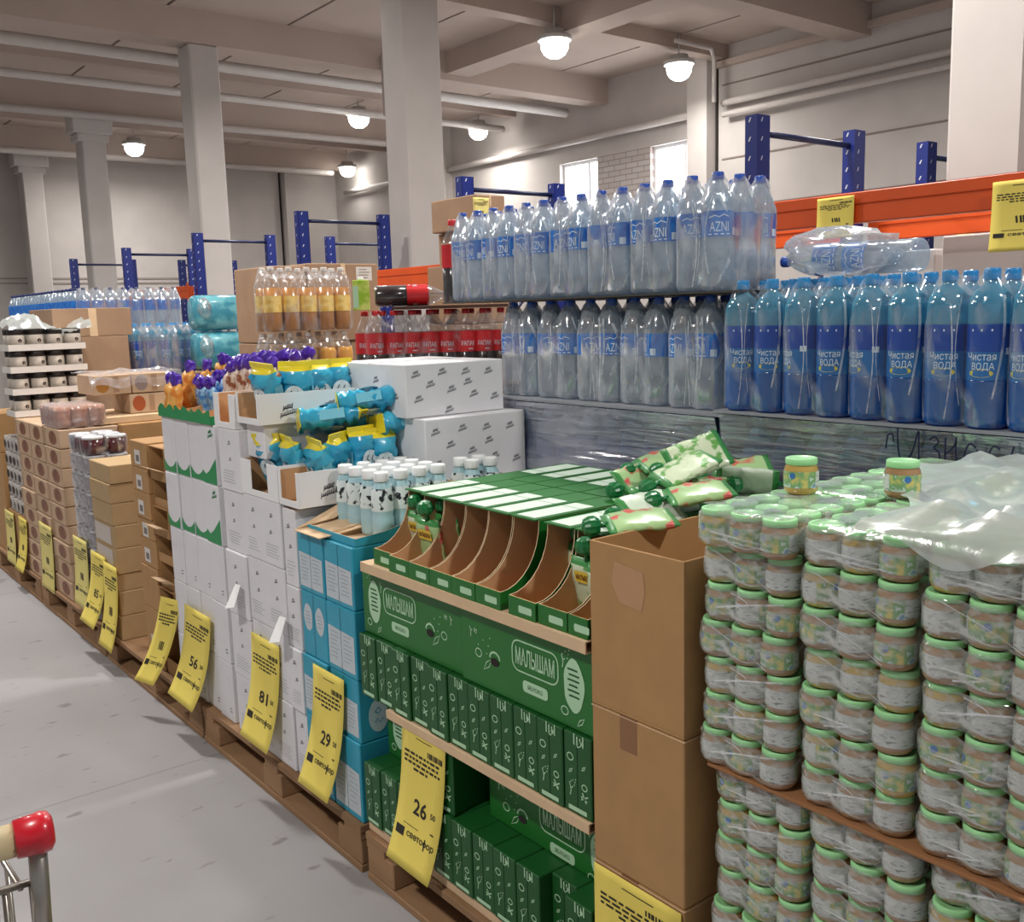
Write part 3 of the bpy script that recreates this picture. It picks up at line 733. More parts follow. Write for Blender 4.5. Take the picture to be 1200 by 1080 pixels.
for k, y in enumerate(edges):
    DT.put((1.282 + (.012 if k == 0 else 0) + rnd(.002), y - tw / 2, zt), (0, 0, 0), 'green cardboard display tray with curved sides, %s of the left group of six' % ORD[k], 'green display trays with curved sides')
for k, y in enumerate((1.652, 1.556)):
    DT.put((1.284 + .004 * k, y - tw / 2, zt), (0, 0, 0), 'green cardboard display tray with curved sides, %s right of the gap' % ORD[k], 'green display trays with curved sides')
t9 = display_tray(.06); t9.location = (1.288, 1.43, zt); tag(t9, 'green cardboard display tray half hidden behind the open brown box', 'display tray', 'green display trays with curved sides')
for k in range(9):
    DT.put((2.088, 2.2 - k * .0965, zt), (0, 0, PI), 'green display tray of the rear row on the green cartons, %s from the left' % ORD[k], 'green display trays of the rear row')

# pouches with green caps
def pillow(L, W, T, n=12, mcut=(), crimp=.06, flat_end=False, seed=0, wob=.004, colors=None):
    """soft bag along +x, welded flat at the ends; colors = list of (upto fraction, material index)"""
    q = random.Random(seed); mb = MB(); k_ = 12; vs = []
    for i in range(n + 1):
        a = i / n; e = min(1, min(a / (crimp + .12), (1 - a) / (crimp + .12)) if not flat_end else a / (crimp + .12))
        e = max(0, e) ** .5; th = T / 2 * (.06 + .94 * e)
        for k in range(k_):
            u = 2 * PI * k / k_; c, s_ = math.cos(u), math.sin(u)
            y = W / 2 * (abs(c) ** .7) * (1 if c > 0 else -1); z = th * (abs(s_) ** .8) * (1 if s_ > 0 else -1)
            vs.append((a * L, y + q.uniform(-wob, wob) * .5, z + q.uniform(-wob, wob) * e))
    for i in range(n):
        mi = 0
        for upto, c in (colors or [(1, 0)]):
            if (i + .5) / n <= upto: mi = c; break
        for k in range(k_): mb.add([], [], 0); mb.f.append([i * k_ + k, i * k_ + (k + 1) % k_, (i + 1) * k_ + (k + 1) % k_, (i + 1) * k_ + k]); mb.m.append(mi); mb.sm.append(True)
    mb.v = [tuple(v) for v in vs]
    mb.f.append(list(range(k_))[::-1]); mb.m.append((colors or [(1, 0)])[0][1]); mb.sm.append(False)
    mb.f.append([n * k_ + k for k in range(k_)]); mb.m.append((colors or [(1, 0)])[-1][1]); mb.sm.append(False)
    return mb
CAPG = mat('green_pouch_cap', (18, 112, 56), .3, coat=.3)
PCH = mat('pouch_print', (104, 164, 84), .3, rgb2=(206, 220, 188), scale=38, thresh=(.44, .52), coat=.3)
PCH2 = mat('pouch_print_fruit', (206, 84, 84), .3, rgb2=(164, 200, 140), scale=30, thresh=(.4, .5), coat=.3)
PEDGE = mat('pouch_green_edge', (60, 140, 70), .35, coat=.3)
BROWNT = mat('brown_title', (110, 52, 22), .5); YEL = mat('yellow_title_band', (228, 196, 70), .5)
def pouch(body_mat, seed, band=True):
    t = thing('fruit_pouch', 'x', 'pouch')
    pillow(.125, .092, .022, 10, seed=seed, wob=.003, colors=[(.1, 1), (.9, 0), (1, 1)]).build('body', [body_mat, PEDGE], t)
    MB().tube([(-.018, 0, 0), (.006, 0, 0)], .0055).build('spout', CAPG, t)
    c = MB(); n_ = 20; vs = []
    for x, r in ((-.040, .007), (-.037, .0135), (-.028, .0178), (-.018, .0178), (-.010, .012)):
        for k in range(n_): a = 2 * PI * k / n_; rr = r * (1 + .09 * (k % 2)); vs.append((x, rr * math.cos(a), rr * math.sin(a)))
    c.add(vs, [(i * n_ + k, (i + 1) * n_ + k, (i + 1) * n_ + (k + 1) % n_, i * n_ + (k + 1) % n_) for i in range(4) for k in range(n_)] + [tuple(range(n_)), tuple(4 * n_ + k for k in range(n_))[::-1]])
    c.build('cap', CAPG, t)
    if not band: return t
    p = MB(); p.poly(rrect(.032, 0, .022, .052, .004), lambda a, b: (a, b, .0128 + .0018), 0)
    p.text('МАЛЫШАМ', 0, .032, .011, lambda a, b: (.064 - b, a, .0152), 1, .044); p.build('title_band', [YEL, BROWNT], t)
    return t
PCH3 = mat('pale_pouch_back', (196, 214, 190), .3, rgb2=(222, 230, 216), scale=14, coat=.3)
PO = [Proto(pouch(PCH, 3)), Proto(pouch(PCH2, 8)), Proto(pouch(PCH2, 12, False)), Proto(pouch(PCH3, 15, False)), Proto(pouch(PCH, 18, False))]
for p_ in PO: p_.root.scale = (1.2, 1.15, 1.15)
# upright pouches in the trays: (tray y, x, dz)
def up_pouch(k, x, y, lb, tilt=-.18): PO[k].put((x, y, 1.075), (0, PI / 2 - tilt, PI), lb, 'pouches standing in the display trays')
for k, (y, x, m_) in enumerate(((2.196, 1.405, 0), (2.10, 1.372, 1), (2.10, 1.43, 0), (1.82, 1.52, 0), (1.605, 1.46, 0), (1.43, 1.36, 0), (1.507, 1.385, 0))):
    up_pouch(m_, x, y, 'fruit pouch standing in the ' + ('far left display tray', 'second display tray at its front', 'second display tray behind the front pouch', 'fifth display tray, deep inside', 'first display tray right of the gap', 'display tray half hidden by the brown box', 'second display tray right of the gap')[k])
# loose pouches heaped on the tray tops beside the brown box
zt2 = zt + .19
heap = [(1.395, 1.462, .020, -.55, .06, 1, 'lying along the rim of the open brown box, cap to the left'), (1.49, 1.50, .022, -.12, .02, 0, 'lying just behind the rim pouch, green cap showing'),
        (1.60, 1.565, .022, -.3, .05, 0, 'lowest at the front of the heap, cap towards the trays'), (1.70, 1.72, .024, .15, .05, 1, 'at the left end of the heap, cap low at the front'),
        (1.66, 1.56, .062, -.35, .38, 0, 'in the middle of the heap, pale back sloping up'), (1.79, 1.75, .062, -.45, .25, 1, 'at the top left of the heap, cap highest'),
        (1.87, 1.54, .030, 2.75, .0, 1, 'with its cap turned right towards the jars'), (1.60, 1.48, .045, -.6, .12, 1, 'lying across the rear of the rim pouch, pink print'),
        (1.74, 1.60, .085, -.5, .3, 0, 'resting uppermost over the middle of the heap'), (1.93, 1.62, .03, -.7, .18, 1, 'at the back right of the heap below the wrapped bottles'),
        (1.84, 1.70, .03, -.1, .05, 0, 'at the rear of the heap, lower row'), (1.98, 1.46, .03, 2.2, .05, 0, 'at the far right behind the jar stacks')]
for k, (x, y, dz, rz, tilt, m_, w_) in enumerate(heap):
    PO[(2, 3)[m_ == 0] if k % 4 else (2 if m_ else 4)].put((x, y, zt2 + dz), (R_.choice((.3, .55, .8, .15)), -tilt, rz), 'fruit pouch ' + w_, 'loose pouches heaped on the display trays')

# ================================================================== TEAL CARTONS AND MILK BOTTLES
TX = 1.292
SEAM = mat('teal_seam', (22, 96, 122), .6); GREYP = mat('pale_label_panel', (196, 204, 210), .6, .06, 80); GREYT = mat('grey_small_print', (150, 158, 168), .7)
def lines(mb, cx_, cy_, w, n_, gap, fmap, mi=0, lw=.003, q=R_):
    for k in range(n_):
        a, b = -w / 2 + q.random() * w * .1, w / 2 - q.random() * w * .35
        mb.stroke([(cx_ + a, cy_ - k * gap), (cx_ + (a + b) / 2, cy_ - k * gap + .0004), (cx_ + b, cy_ - k * gap)], lw, fmap, mi)
def teal_carton(label, y0, y1, z0, z1, kind, x=TX):
    t = thing('teal_carton', label, 'carton', (x, (y0 + y1) / 2, z0), group='teal cartons stacked beside the green ones')
    W, h = y1 - y0, z1 - z0
    MB().box(0, .36, -W / 2 + .002, W / 2 - .002, 0, h - .001).build('body', TEAL, t, bevel=.004, seg=2)
    fm = aisle(-.0008, 0, h / 2); fm2 = aisle(-.0013, 0, h / 2)
    p = MB()
    p.stroke([(0, -h / 2 + .004), (0, h / 2 - .004)], .002, fm2, 1)
    if kind == 'panel':
        p.poly([(-W * .44, -h * .42), (W * .44, -h * .42), (W * .44, h * .12), (-W * .44, h * .16)], fm, 0)
        for s in (-1, 1): lines(p, s * W * .22, h * .08, W * .32, 7, h * .062, fm2, 2, .0022)
    else:
        for s in (-1, 1): p.poly(blob(s * W * .23, h * .1, W * .17, h * .21, s), fm, 0); lines(p, s * W * .23, h * .18, W * .2, 4, h * .055, fm2, 2, .0025)
    p.build('front_print', [GREYP, SEAM, GREYT], t)
    p = MB(); fn = near(-W / 2 + .0012, .062, h * .38); p.poly([(.033 * math.cos(k * PI / 12), .05 * math.sin(k * PI / 12)) for k in range(24)], fn, 0)
    fn2 = near(-W / 2 + .0007, .062, h * .38)
    p.stroke([(-.012, .012), (-.002, .024), (.008, .014), (.0, .006), (-.012, .012)], .003, fn2, 1); p.stroke([(-.014, -.02), (-.004, -.008), (.004, -.022), (.014, -.01)], .003, fn2, 1)
    p.build('round_mark', [TEALL, TEAL], t)
zs = [.145, .386, .576, .779, .962]
kinds = [('panel', 'panel'), ('panel', 'panel'), ('blob', 'panel'), ('panel', 'panel')]
for k in range(4):
    for s, (a, b) in enumerate(((2.545, 2.708), (2.372, 2.541))):
        dx = rnd(.006)
        teal_carton('teal carton, %s layer from the bottom, %s' % (ORD[k], ('beside the white cartons', 'beside the green cartons')[s]), a + rnd(.003), b, zs[k], zs[k + 1], kinds[k][s], TX + dx)
CAPW = mat('white_bottle_cap', (240, 242, 242), .4, coat=.2)
COW = mat('cow_spot_label', (30, 34, 38), .4, rgb2=(222, 232, 232), scale=42, thresh=(.43, .47)); MILKT = mat('pale_teal_bottle', (170, 206, 214), .35, .05, 20, coat=.3)
def milk_bottle():
    t = thing('milk_bottle', 'x', 'bottle')
    MB().lathe([(.024, 0), (.0295, .004), (.031, .012), (.031, .06), (.0285, .068), (.031, .078), (.031, .125), (.026, .146), (.019, .158), (.018, .165)], 18).build('bottle', MILKT, t)
    MB().lathe([(.0316, .08), (.0316, .124), (.0268, .1445)], 18, caps=False).build('label', COW, t)
    MB().lathe([(.0215, .163), (.0225, .166), (.0225, .186), (.021, .190), (.0, .1905)], 20).build('cap', CAPW, t)
    return t
MBt = Proto(milk_bottle())
def wide_tray(label, y0, y1, x0, D, z0, prof, mats, dividers=(), group=None):
    """shelf tray open to the aisle, side walls follow prof = [(x, height)]"""
    t = thing('display_tray', label, 'display tray', (x0, y0, z0), group=group)
    W = y1 - y0; pr = [(0, 0)] + prof + [(D, 0)]; n_ = len(pr)
    for y in [0, W - .003] + [d - y0 for d in dividers]:
        vs = [(x, y, z) for x, z in pr] + [(x, y + .003, z) for x, z in pr]
        b = MB(); b.add(vs, [tuple(range(n_))], 0 if y == 0 else 1); b.add(vs, [tuple(range(n_, 2 * n_))[::-1]], 1 if y < W - .004 else 0); b.add(vs, [(i, (i + 1) % n_, n_ + (i + 1) % n_, n_ + i) for i in range(n_)], 1)
        b.build('side_wall' if y in (0, W - .003) else 'divider', mats, t)
    b = MB(); b.box(.0005, D - .0005, .0035, W - .0035, .0, .003, 1); b.box(D - .003, D - .0005, .0035, W - .0035, .003, prof[-1][1], 1); b.build('base', mats, t)
    h0 = prof[0][1]
    b = MB(); b.box(-.003, -.0003, 0, W, 0, h0, 0); b.box(-.0003, .002, .0035, W - .0035, .003, h0, 1); b.build('front_lip', mats, t)
    return t
wide_tray('teal milk bottle tray with brown curved side on the teal cartons', 2.374, 2.655, 1.312, .37, .963, [(0, .022), (.10, .03), (.2, .052), (.29, .088), (.37, .135)], [TEAL, CARDL], (2.515,))
wide_tray('small teal tray of milk bottles behind the curved tray', 2.376, 2.505, 1.70, .17, .963, [(0, .10), (.17, .135)], [TEAL, CARDL])
tag(MB().box(1.70, 1.87, 2.375, 2.51, .93, .9615).build('cardboard_tray', TEAL), 'teal carton edge under the rear milk bottle tray', 'carton')
c_ = 0
for i, x in enumerate((1.425, 1.49, 1.555, 1.62)):
    for j, y in enumerate((2.41, 2.476, 2.553, 2.618)):
        MBt.put((x, y, .9665), (0, 0, R_.uniform(0, 6)), 'milk bottle in the curved teal tray, %s row back, %s from the right' % (ORD[i], ORD[j]), 'milk bottles in the teal tray')
for i, x in enumerate((1.745, 1.815)):
    for j, y in enumerate((2.41, 2.47)):
        MBt.put((x, y, .9665), (0, 0, R_.uniform(0, 6)), 'milk bottle in the rear teal tray, %s, %s from the right' % (('front row', 'back row')[i], ORD[j]), 'milk bottles in the rear teal tray')
# brown torn flaps between the white trays and the teal tray
fl_ = MB()
fl_.add([(1.294, 2.66, .966), (1.294, 2.50, .966), (1.42, 2.47, .985), (1.46, 2.645, 1.0)], [(0, 1, 2, 3)]); fl_.add([(1.30, 2.652, .972), (1.40, 2.60, .996), (1.47, 2.61, 1.025), (1.46, 2.65, 1.032)], [(0, 1, 2, 3)])
f = fl_.build('torn_flap', CARDL); f.location = (-.02, .018, .004); sm = f.modifiers.new('s', 'SOLIDIFY'); sm.thickness = .003
tag(f, 'torn brown cardboard flap between the white tray and the milk bottles', 'cardboard flap')

# ================================================================== WHITE CARTONS AND TEAL BAGS
def squiggle(p, cx_, cy_, s, fmap, mi=0):
    """the small two line slanted print"""
    for r_, (oy, a0, a1) in enumerate(((.3, -.55, .5), (-.35, -.9, .95))):
        n_ = 9 if r_ else 7
        for k in range(n_):
            a = a0 + (a1 - a0) * k / (n_ - 1); y = oy + .25 * a - .25 * a * a * (1 if not r_ else .3)
            hh = .3 if k % 3 else .42
            p.stroke([(cx_ + s * (a - .05), cy_ + s * (y - hh * .7)), (cx_ + s * (a + .07), cy_ + s * (y + hh * .7))], s * .1, fmap, mi)
        p.stroke([(cx_ + s * a0, cy_ + s * (oy + .25 * a0 - .1)), (cx_ + s * a1, cy_ + s * (oy + .25 * a1 - .22))], s * .12, fmap, mi)
def white_carton(label, y0, y1, z0, z1, x=1.293, depth=.36, cols=2, name='white_carton', group='white cartons stacked beside the teal ones'):
    t = thing(name, label, 'carton', (x, (y0 + y1) / 2, z0), group=group)
    W, h = y1 - y0, z1 - z0
    MB().box(0, depth, -W / 2 + .0015, W / 2 - .0015, 0, h - .001).build('body', WHITE, t, bevel=.004, seg=2)
    fm = aisle(-.0008, 0, h / 2); p = MB()
    for c in range(cols):
        cx_ = (c + .5) / cols * W - W / 2
        squiggle(p, cx_ + rnd(.006), h * .28, .011, fm); squiggle(p, cx_ + rnd(.008), h * .02, .010, fm)
        lines(p, cx_, -h * .18, W / cols * .7, 5, h * .045, fm, 1, .002)
    p.build('print', [INK, mat('light_grey_print', (176, 176, 182), .7)], t)
    return t
for (a, b, zz, c, nm) in ((3.086, 3.262, [.145, .36, .585, .81, 1.022, 1.236], 1, 'beside the green wave cartons'), (2.805, 3.082, [.145, .37, .6, .818, 1.030], 2, 'in the middle column'), (2.712, 2.802, [.145, .37, .575, .775, 1.020], 1, 'in the column beside the teal cartons')):
    for k in range(len(zz) - 1):
        white_carton('white carton with grey print %s, %s from the bottom' % (nm, ORD[k]), a + rnd(.002), b, zz[k], zz[k + 1], 1.293 + rnd(.006), cols=c)
for (cy_, cz_, r_) in ((3.14, .70, .5), (2.80, .665, -.3)):
    t = MB(); t.add([(0, .035, 0), (-.012, -.035, .012), (-.045, -.05, -.055), (-.05, .02, -.075)], [(0, 1, 2, 3)]); o = t.build('torn_paper_flap', WHITEB); o.location = (1.283, cy_, cz_)
    sm = o.modifiers.new('s', 'SOLIDIFY'); sm.thickness = .001
    tag(o, 'torn white carton flap hanging open ' + ('near the green wave cartons' if r_ > 0 else 'above the price tag reading 81'), 'carton flap')
def white_tray(label, y0, y1, x0, D, z0, h, cutw):
    t = thing('white_tray', label, 'tray', (x0, y0, z0), group='open white trays of teal bags')
    W = y1 - y0
    for y in (0, W - .003):
        MB().box(0, D, y, y + .003, 0, h, 0).build('side_wall', WHITEB, t)
    p = MB(); fn = near(-.0007, 0, 0)
    for k in range(max(1, int(D / .16))): squiggle(p, .10 + k * .15, h * .45, .030, fn)
    p.build('print', INK, t)
    b = MB(); b.box(.001, D - .001, .0035, W - .0035, 0, .003, 1); b.box(D - .004, D - .001, .0035, W - .0035, .003, h, 1); b.box(.001, D - .005, W - .0055, W - .0035, .003, h - .002, 1); b.box(.001, D - .005, .0032, .0055, .003, h - .002, 1); b.build('base', [WHITEB, CARDD], t)
    b = MB(); b.box(-.003, -.0003, 0, W, 0, .02); b.box(-.003, -.0003, 0, W * (1 - cutw) / 2, .02, h); b.box(-.003, -.0003, W - W * (1 - cutw) / 2, W, .02, h); b.build('front_lip', WHITEB, t)
    return t
white_tray('open white tray nearest the milk bottles with printed side wall', 2.668, 2.80, 1.293, .40, 1.031, .108, .8)
white_tray('open white tray in the middle column under the teal bags', 2.804, 3.08, 1.293, .40, 1.031, .115, .45)
white_tray('upper white tray with printed side wall under the back teal bags', 2.93, 3.10, 1.300, .42, 1.262, .098, .85)
white_tray('upper white tray beside the purple sweets', 3.105, 3.275, 1.293, .42, 1.2365, .115, .5)
tag(MB().box(1.32, 1.7, 2.95, 3.082, 1.148, 1.2615).build('white_carton', WHITE, bevel=.003), 'white carton hidden under the upper white tray', 'carton')
BAGT = mat('teal_bag_foil', (22, 150, 196), .28, rgb2=(70, 186, 214), scale=9, thresh=(.4, .62), coat=.5)
BAGY = mat('yellow_bag_end', (236, 216, 50), .3, .08, 14, coat=.4); BAGW = mat('white_bag_print', (214, 232, 238), .35, .1, 70)
def bag(seed):
    t = thing('snack_bag', 'x', 'bag')
    pillow(.20, .105, .066, 14, seed=seed, wob=.013, flat_end=True, colors=[(.1, 1), (.87, 0), (1, 0)]).build('body', [BAGT, BAGY], t)
    b = MB(); b.box(.199, .2015, -.052, .052, -.031, .031); b.build('base', BAGY, t, bevel=.0012)
    b = MB(); b.box(-.016, .004, -.056, .056, -.0022, .0022); b.build('crimped_seam', BAGY, t)
    p = MB()
    for s in (1, -1): fz = lambda a, c, s=s: (.095 + a, c, s * (.0375)); p.poly([(.036 * math.cos(k * PI / 9), .034 * math.sin(k * PI / 9)) for k in range(18)], fz, 0); p.stroke([(-.02, .008), (-.008, .016), (.0, .004), (.012, .014), (.02, .004)], .004, lambda a, c, s=s: (.095 + a, c, s * .0382), 1); p.stroke([(-.018, -.012), (-.006, -.004), (.006, -.014), (.018, -.006)], .004, lambda a, c, s=s: (.095 + a, c, s * .0382), 1)
    for s in (1, -1): p.poly([(.03, -.016), (.11, -.018), (.11, .014), (.03, .016)], lambda a, c, s=s: (a + .03, s * (.0545), c), 2)
    p.build('front_print', [BAGW, INK, mat('pale_teal_panel', (120, 198, 220), .4)], t)
    return t
BG = [Proto(bag(2)), Proto(bag(5)), Proto(bag(9))]
bags = [  # x, y, z, rx, ry, rz, which, words
 (1.70, 2.74, 1.335, .3, .10, 2.92, 0, 'lying highest, its yellow end pointing to the left'), (1.585, 2.79, 1.285, .5, .05, 3.0, 1, 'lying across the middle of the heap, yellow end left'),
 (1.82, 2.74, 1.255, .2, .03, 3.1, 2, 'lying long above the right end of the tray'), (1.66, 2.86, 1.255, .1, .0, 2.9, 0, 'lying under the middle of the heap'),
 (1.34, 2.98, 1.215, .0, 1.35, .15, 1, 'hanging out of the middle tray at its left end'), (1.36, 2.87, 1.215, .1, 1.3, -.1, 2, 'standing in the middle tray beside the left end bag'),
 (1.475, 2.74, 1.225, .0, 1.45, 1.57, 0, 'standing in the nearest tray showing a round white print'), (1.56, 2.75, 1.235, .0, 1.5, 1.57, 1, 'standing in the nearest tray, second from its front'),
 (1.625, 2.74, 1.225, .0, 1.5, 1.45, 2, 'standing in the nearest tray, third from its front'), (1.40, 2.76, 1.21, .1, 1.3, .4, 0, 'slumped at the front of the nearest tray'),
 (1.36, 3.02, 1.44, .1, 1.4, .2, 2, 'standing in the upper tray beside the purple sweets'), (1.55, 3.01, 1.44, .0, 1.45, 1.4, 0, 'standing at the back of the upper tray, first'),
 (1.63, 3.02, 1.44, .0, 1.5, 1.5, 1, 'standing at the back of the upper tray, second'), (1.46, 2.985, 1.44, .0, 1.5, 1.3, 1, 'standing in the upper tray behind the left bag')]
for (x, y, z, rx, ry, rz, k, w_) in bags:
    BG[k].put((x, y, z), (rx + rnd(.22), ry + (rnd(.18) if ry > 1 else 0), rz + rnd(.3)), 'teal and yellow snack bag ' + w_, 'teal snack bags heaped on the white trays')

# tall stack of printed white boxes behind
def printed_box(label, x0, x1, y0, y1, z0, z1):
    t = thing('printed_white_box', label, 'box', (x0, y0, z0), group='printed white boxes stacked at the back')
    W, h = x1 - x0, z1 - z0
    MB().box(0, W, 0, y1 - y0, 0, h - .001).build('body', WHITE, t, bevel=.004, seg=2)
    p = MB(); fn = near(-.0008, 0, 0)
    for (a, b) in ((.1, .82), (.36, .84), (.6, .82), (.84, .8), (.12, .36), (.45, .5), (.24, .62), (.68, .38), (.9, .3), (.42, .12), (.62, .62)):
        squiggle(p, a * W, b * h, .017, fn)
    f2 = aisle(-.0008, (y1 - y0) / 2, 0)
    for (a, b) in ((-.3, .8), (.1, .7), (.36, .4), (-.1, .3)): squiggle(p, a * (y1 - y0), b * h, .017, f2)
    p.build('print', mat('soft_grey_print', (120, 122, 130), .7), t)
    fl_ = MB(); fl_.box(.002, W - .002, (y1 - y0) / 2 - .0015, (y1 - y0) / 2 + .0015, h - .001, h); fl_.build('top_seam', INK, t)
printed_box('white box with slanted grey print, topmost of the rear stack', 1.665, 2.054, 2.64, 3.09, 1.2705, 1.442)
printed_box('white box with slanted grey print, second of the rear stack', 1.69, 2.095, 2.58, 3.09, 1.045, 1.2700)
printed_box('white box with slanted grey print, third of the rear stack', 1.69, 2.095, 2.54, 3.09, .80, 1.0445)
printed_box('white box with slanted grey print, lowest of the rear stack', 1.69, 2.095, 2.54, 3.09, .1455, .7995)

# ================================================================== WHITE CARTONS WITH A GREEN WAVE, SWEETS ON TOP
def wave_carton(label, y0, y1, z0, z1, k, wave, x):
    t = thing('wave_carton', label, 'carton', (x, (y0 + y1) / 2, z0), group='white cartons with a green wave')
    W, h = y1 - y0, z1 - z0
    MB().box(0, .40, -W / 2 + .001, W / 2 - .001, 0, h - .001).build('body', WHITE, t, bevel=.003)
    fm = aisle(-.0008, 0, 0)
    if wave:
        p = MB()
        if k < 3: pts = [(-W / 2 + .002, .004)] + [(-W / 2 + .002 + (W - .004) * i / 8, .052 - .030 * math.sin(PI * i / 8) ** .8) for i in range(9)] + [(W / 2 - .002, .004)]
        else: pts = [(-W / 2 + .002, .004), (-W / 2 + .002, .05), (-W / 4, .035), (0, .05), (W / 2 - .002, .098), (W / 2 - .002, .004)]
        p.poly(pts, fm); p.build('green_wave', WAVE, t)
        if k == 3: p = MB(); squiggle(p, W * .2, -.055 + .0, .022, aisle(-.0008, 0, .24)); p.build('print', WAVE, t)
    if not wave:
        p = MB(); lines(p, W * .3, .05, .02, 2, .012, fm, 0, .004); p.build('print', INK, t)
zz = [.145, .37, .587, .803, 1.02, 1.236]
for l in range(5):
    for k in range(4):
        y1 = 3.832 - .1315 * k; dx = (0, .004, .006, .002)[k] + rnd(.002)
        wave_carton('white carton %s, %s layer up, %s from the left' % ('with a green wave along its foot' if l > 2 else 'with plain lower front', ORD[l], ORD[k]), y1 - .1305, y1, zz[l], zz[l + 1], k, l > 2, 1.296 + dx)
for k in range(3):
    y1 = 3.834 - .174 * k
    t = wide_tray('white and green sweets tray on the wave cartons, %s from the left' % ORD[k], y1 - .173, y1, 1.292, .46, 1.2365, [(0, .03), (.08, .036), (.18, .06), (.28, .10), (.36, .135), (.46, .14)], [WAVE, CARDD], (), 'open trays of purple topped sweets')
    p = MB(); n_ = 8; W = .173
    p.poly([(-W / 2, 0)] + [(-W / 2 + W * i / n_, .03 + .022 * abs(math.sin(PI * i / 4 + k))) for i in range(n_ + 1)] + [(W / 2, 0)], aisle(-.0036, W / 2, 0)); p.build('wave_edge', WAVE, t)
PURP = mat('purple_foil', (74, 36, 160), .3, .15, 40, coat=.5)
SWM = [mat('orange_wrapper', (222, 130, 40), .35, rgb2=(240, 180, 90), scale=40, thresh=(.4, .6), coat=.3), mat('blue_wrapper', (60, 130, 200), .35, rgb2=(150, 196, 228), scale=50, thresh=(.42, .58), coat=.3), mat('brown_cream_wrapper', (150, 84, 48), .4, rgb2=(226, 206, 188), scale=36, thresh=(.44, .54), coat=.3)]
def sweet(k):
    t = thing('wrapped_sweets', 'x', 'sweets')
    pillow(.12, .058, .04, 8, seed=20 + k, wob=.006).build('wrapper', SWM[k], t)
    c = MB(); n_ = 10; q = random.Random(k)
    vs = []
    for x, r in ((-.03, .008), (-.026, .019), (-.012, .024), (.002, .017), (.010, .008)):
        for i in range(n_): a = 2 * PI * i / n_; rr = r * .9 * q.uniform(.6, 1.3); vs.append((x + q.uniform(-.005, .005), rr * math.cos(a), rr * math.sin(a)))
    c.add(vs, [(i * n_ + j, (i + 1) * n_ + j, (i + 1) * n_ + (j + 1) % n_, i * n_ + (j + 1) % n_) for i in range(4) for j in range(n_)] + [tuple(range(n_)), tuple(4 * n_ + j for j in range(n_))[::-1]], 0, False)
    c.build('twisted_top', PURP, t)
    return t
SW = [Proto(sweet(k)) for k in range(3)]
for p_ in SW: p_.root.scale = (1.25, 1.1, 1.1)
sn = 0
for r_, x in enumerate((1.335, 1.415, 1.485, 1.555, 1.625, 1.695)):
    for c in range(8):
        y = 3.805 - c * .066 + rnd(.006)
        if r_ == 0 and c not in (0, 1): continue
        if r_ == 1 and c > 3: continue
        kk = 0 if c < 3 else 2
        if (r_, c) in ((1, 1), (1, 2), (2, 1), (2, 2), (1, 3), (2, 3)): kk = 1
        z = (1.36, 1.40, 1.412, 1.418, 1.424, 1.43)[r_] + (.012 if c > 5 else 0) - (.045 if kk == 1 else 0) + rnd(.01)
        SW[kk].put((x + rnd(.01), y, z), (rnd(.2), PI / 2 + rnd(.2), PI + rnd(.5)), 'purple topped %s sweets pack, %s row back, %s from the left' % (('orange', 'blue', 'cream')[kk], ORD[r_], ORD[c]), 'purple topped sweets in the trays')

# ================================================================== BROWN CARTONS FARTHER ALONG
STK = mat('white_sticker', (214, 208, 200), .6); STKI = mat('sticker_print', (120, 112, 106), .7)
def sticker(t, fmap, cx_, cy_, w, h):
    p = MB(); p.poly([(cx_ - w / 2, cy_ - h / 2), (cx_ + w / 2, cy_ - h / 2), (cx_ + w / 2, cy_ + h / 2), (cx_ - w / 2, cy_ + h / 2)], fmap(-.0008), 0)
    p.poly([(cx_ - w * .25, cy_ - h * .3), (cx_ + w * .3, cy_ - h * .3), (cx_ + w * .3, cy_ + h * .15), (cx_ - w * .25, cy_ + h * .15)], fmap(-.0014), 1); p.build('sticker', [STK, STKI], t)
def brown(label, y0, y1, z0, z1, x0=1.292, D=.4, m_=CARD, stick=None, tape=False, group='brown cartons stacked beside the wave cartons', name='brown_carton'):
    t = thing(name, label, 'carton', (x0, (y0 + y1) / 2, z0), group=group)
    W, h = y1 - y0, z1 - z0
    MB().box(0, D, -W / 2 + .0015, W / 2 - .0015, 0, h - .0012).build('body', m_, t, bevel=.003)
    if stick: sticker(t, lambda d: aisle(d, 0, h / 2), stick[0] * W, stick[1] * h, .07, .06)
    if tape:
        b = MB(); b.box(D * .45, D * .55, -W / 2 + .0008, W / 2 - .0008, -.0004, h - .0008); b.build('tape', CARDL, t)
    return t
def open_brown(label, y0, y1, z0, z1, x0=1.292, D=.4, flap=False):
    t = thing('open_carton', label, 'carton', (x0, y0, z0), group='open fronted brown cartons')
    W, h, w = y1 - y0, z1 - z0 - .001, .004
    b = MB(); b.box(0, D, 0, W, 0, w); b.box(0, D, 0, W, h - w, h); b.box(0, D, 0, w, w, h - w); b.box(0, D, W - w, W, w, h - w); b.box(D - w, D, w, W - w, w, h - w); b.box(0, w, w, W - w, w, h * .3); b.build('body', CARD, t)
    if flap: MB().add([(0, 0.002, h * .3), (0, W - .002, h * .3), (-.045, W - .01, h * .42), (-.045, .01, h * .42)], [(0, 1, 2, 3)]).build('flap', CARDL, t)
za = [.145, .40, .58, .70, .79, .90, 1.0, 1.112]
for k in range(7): brown('brown carton with white sticker beside the open cartons, %s from the bottom' % ORD[k], 4.02, 4.225, za[k], za[k + 1], 1.292 + rnd(.006), stick=(-.05, -.1) if k != 1 else None)
zb = [.145, .36, .52, .63, .74, .86, .97, 1.105]
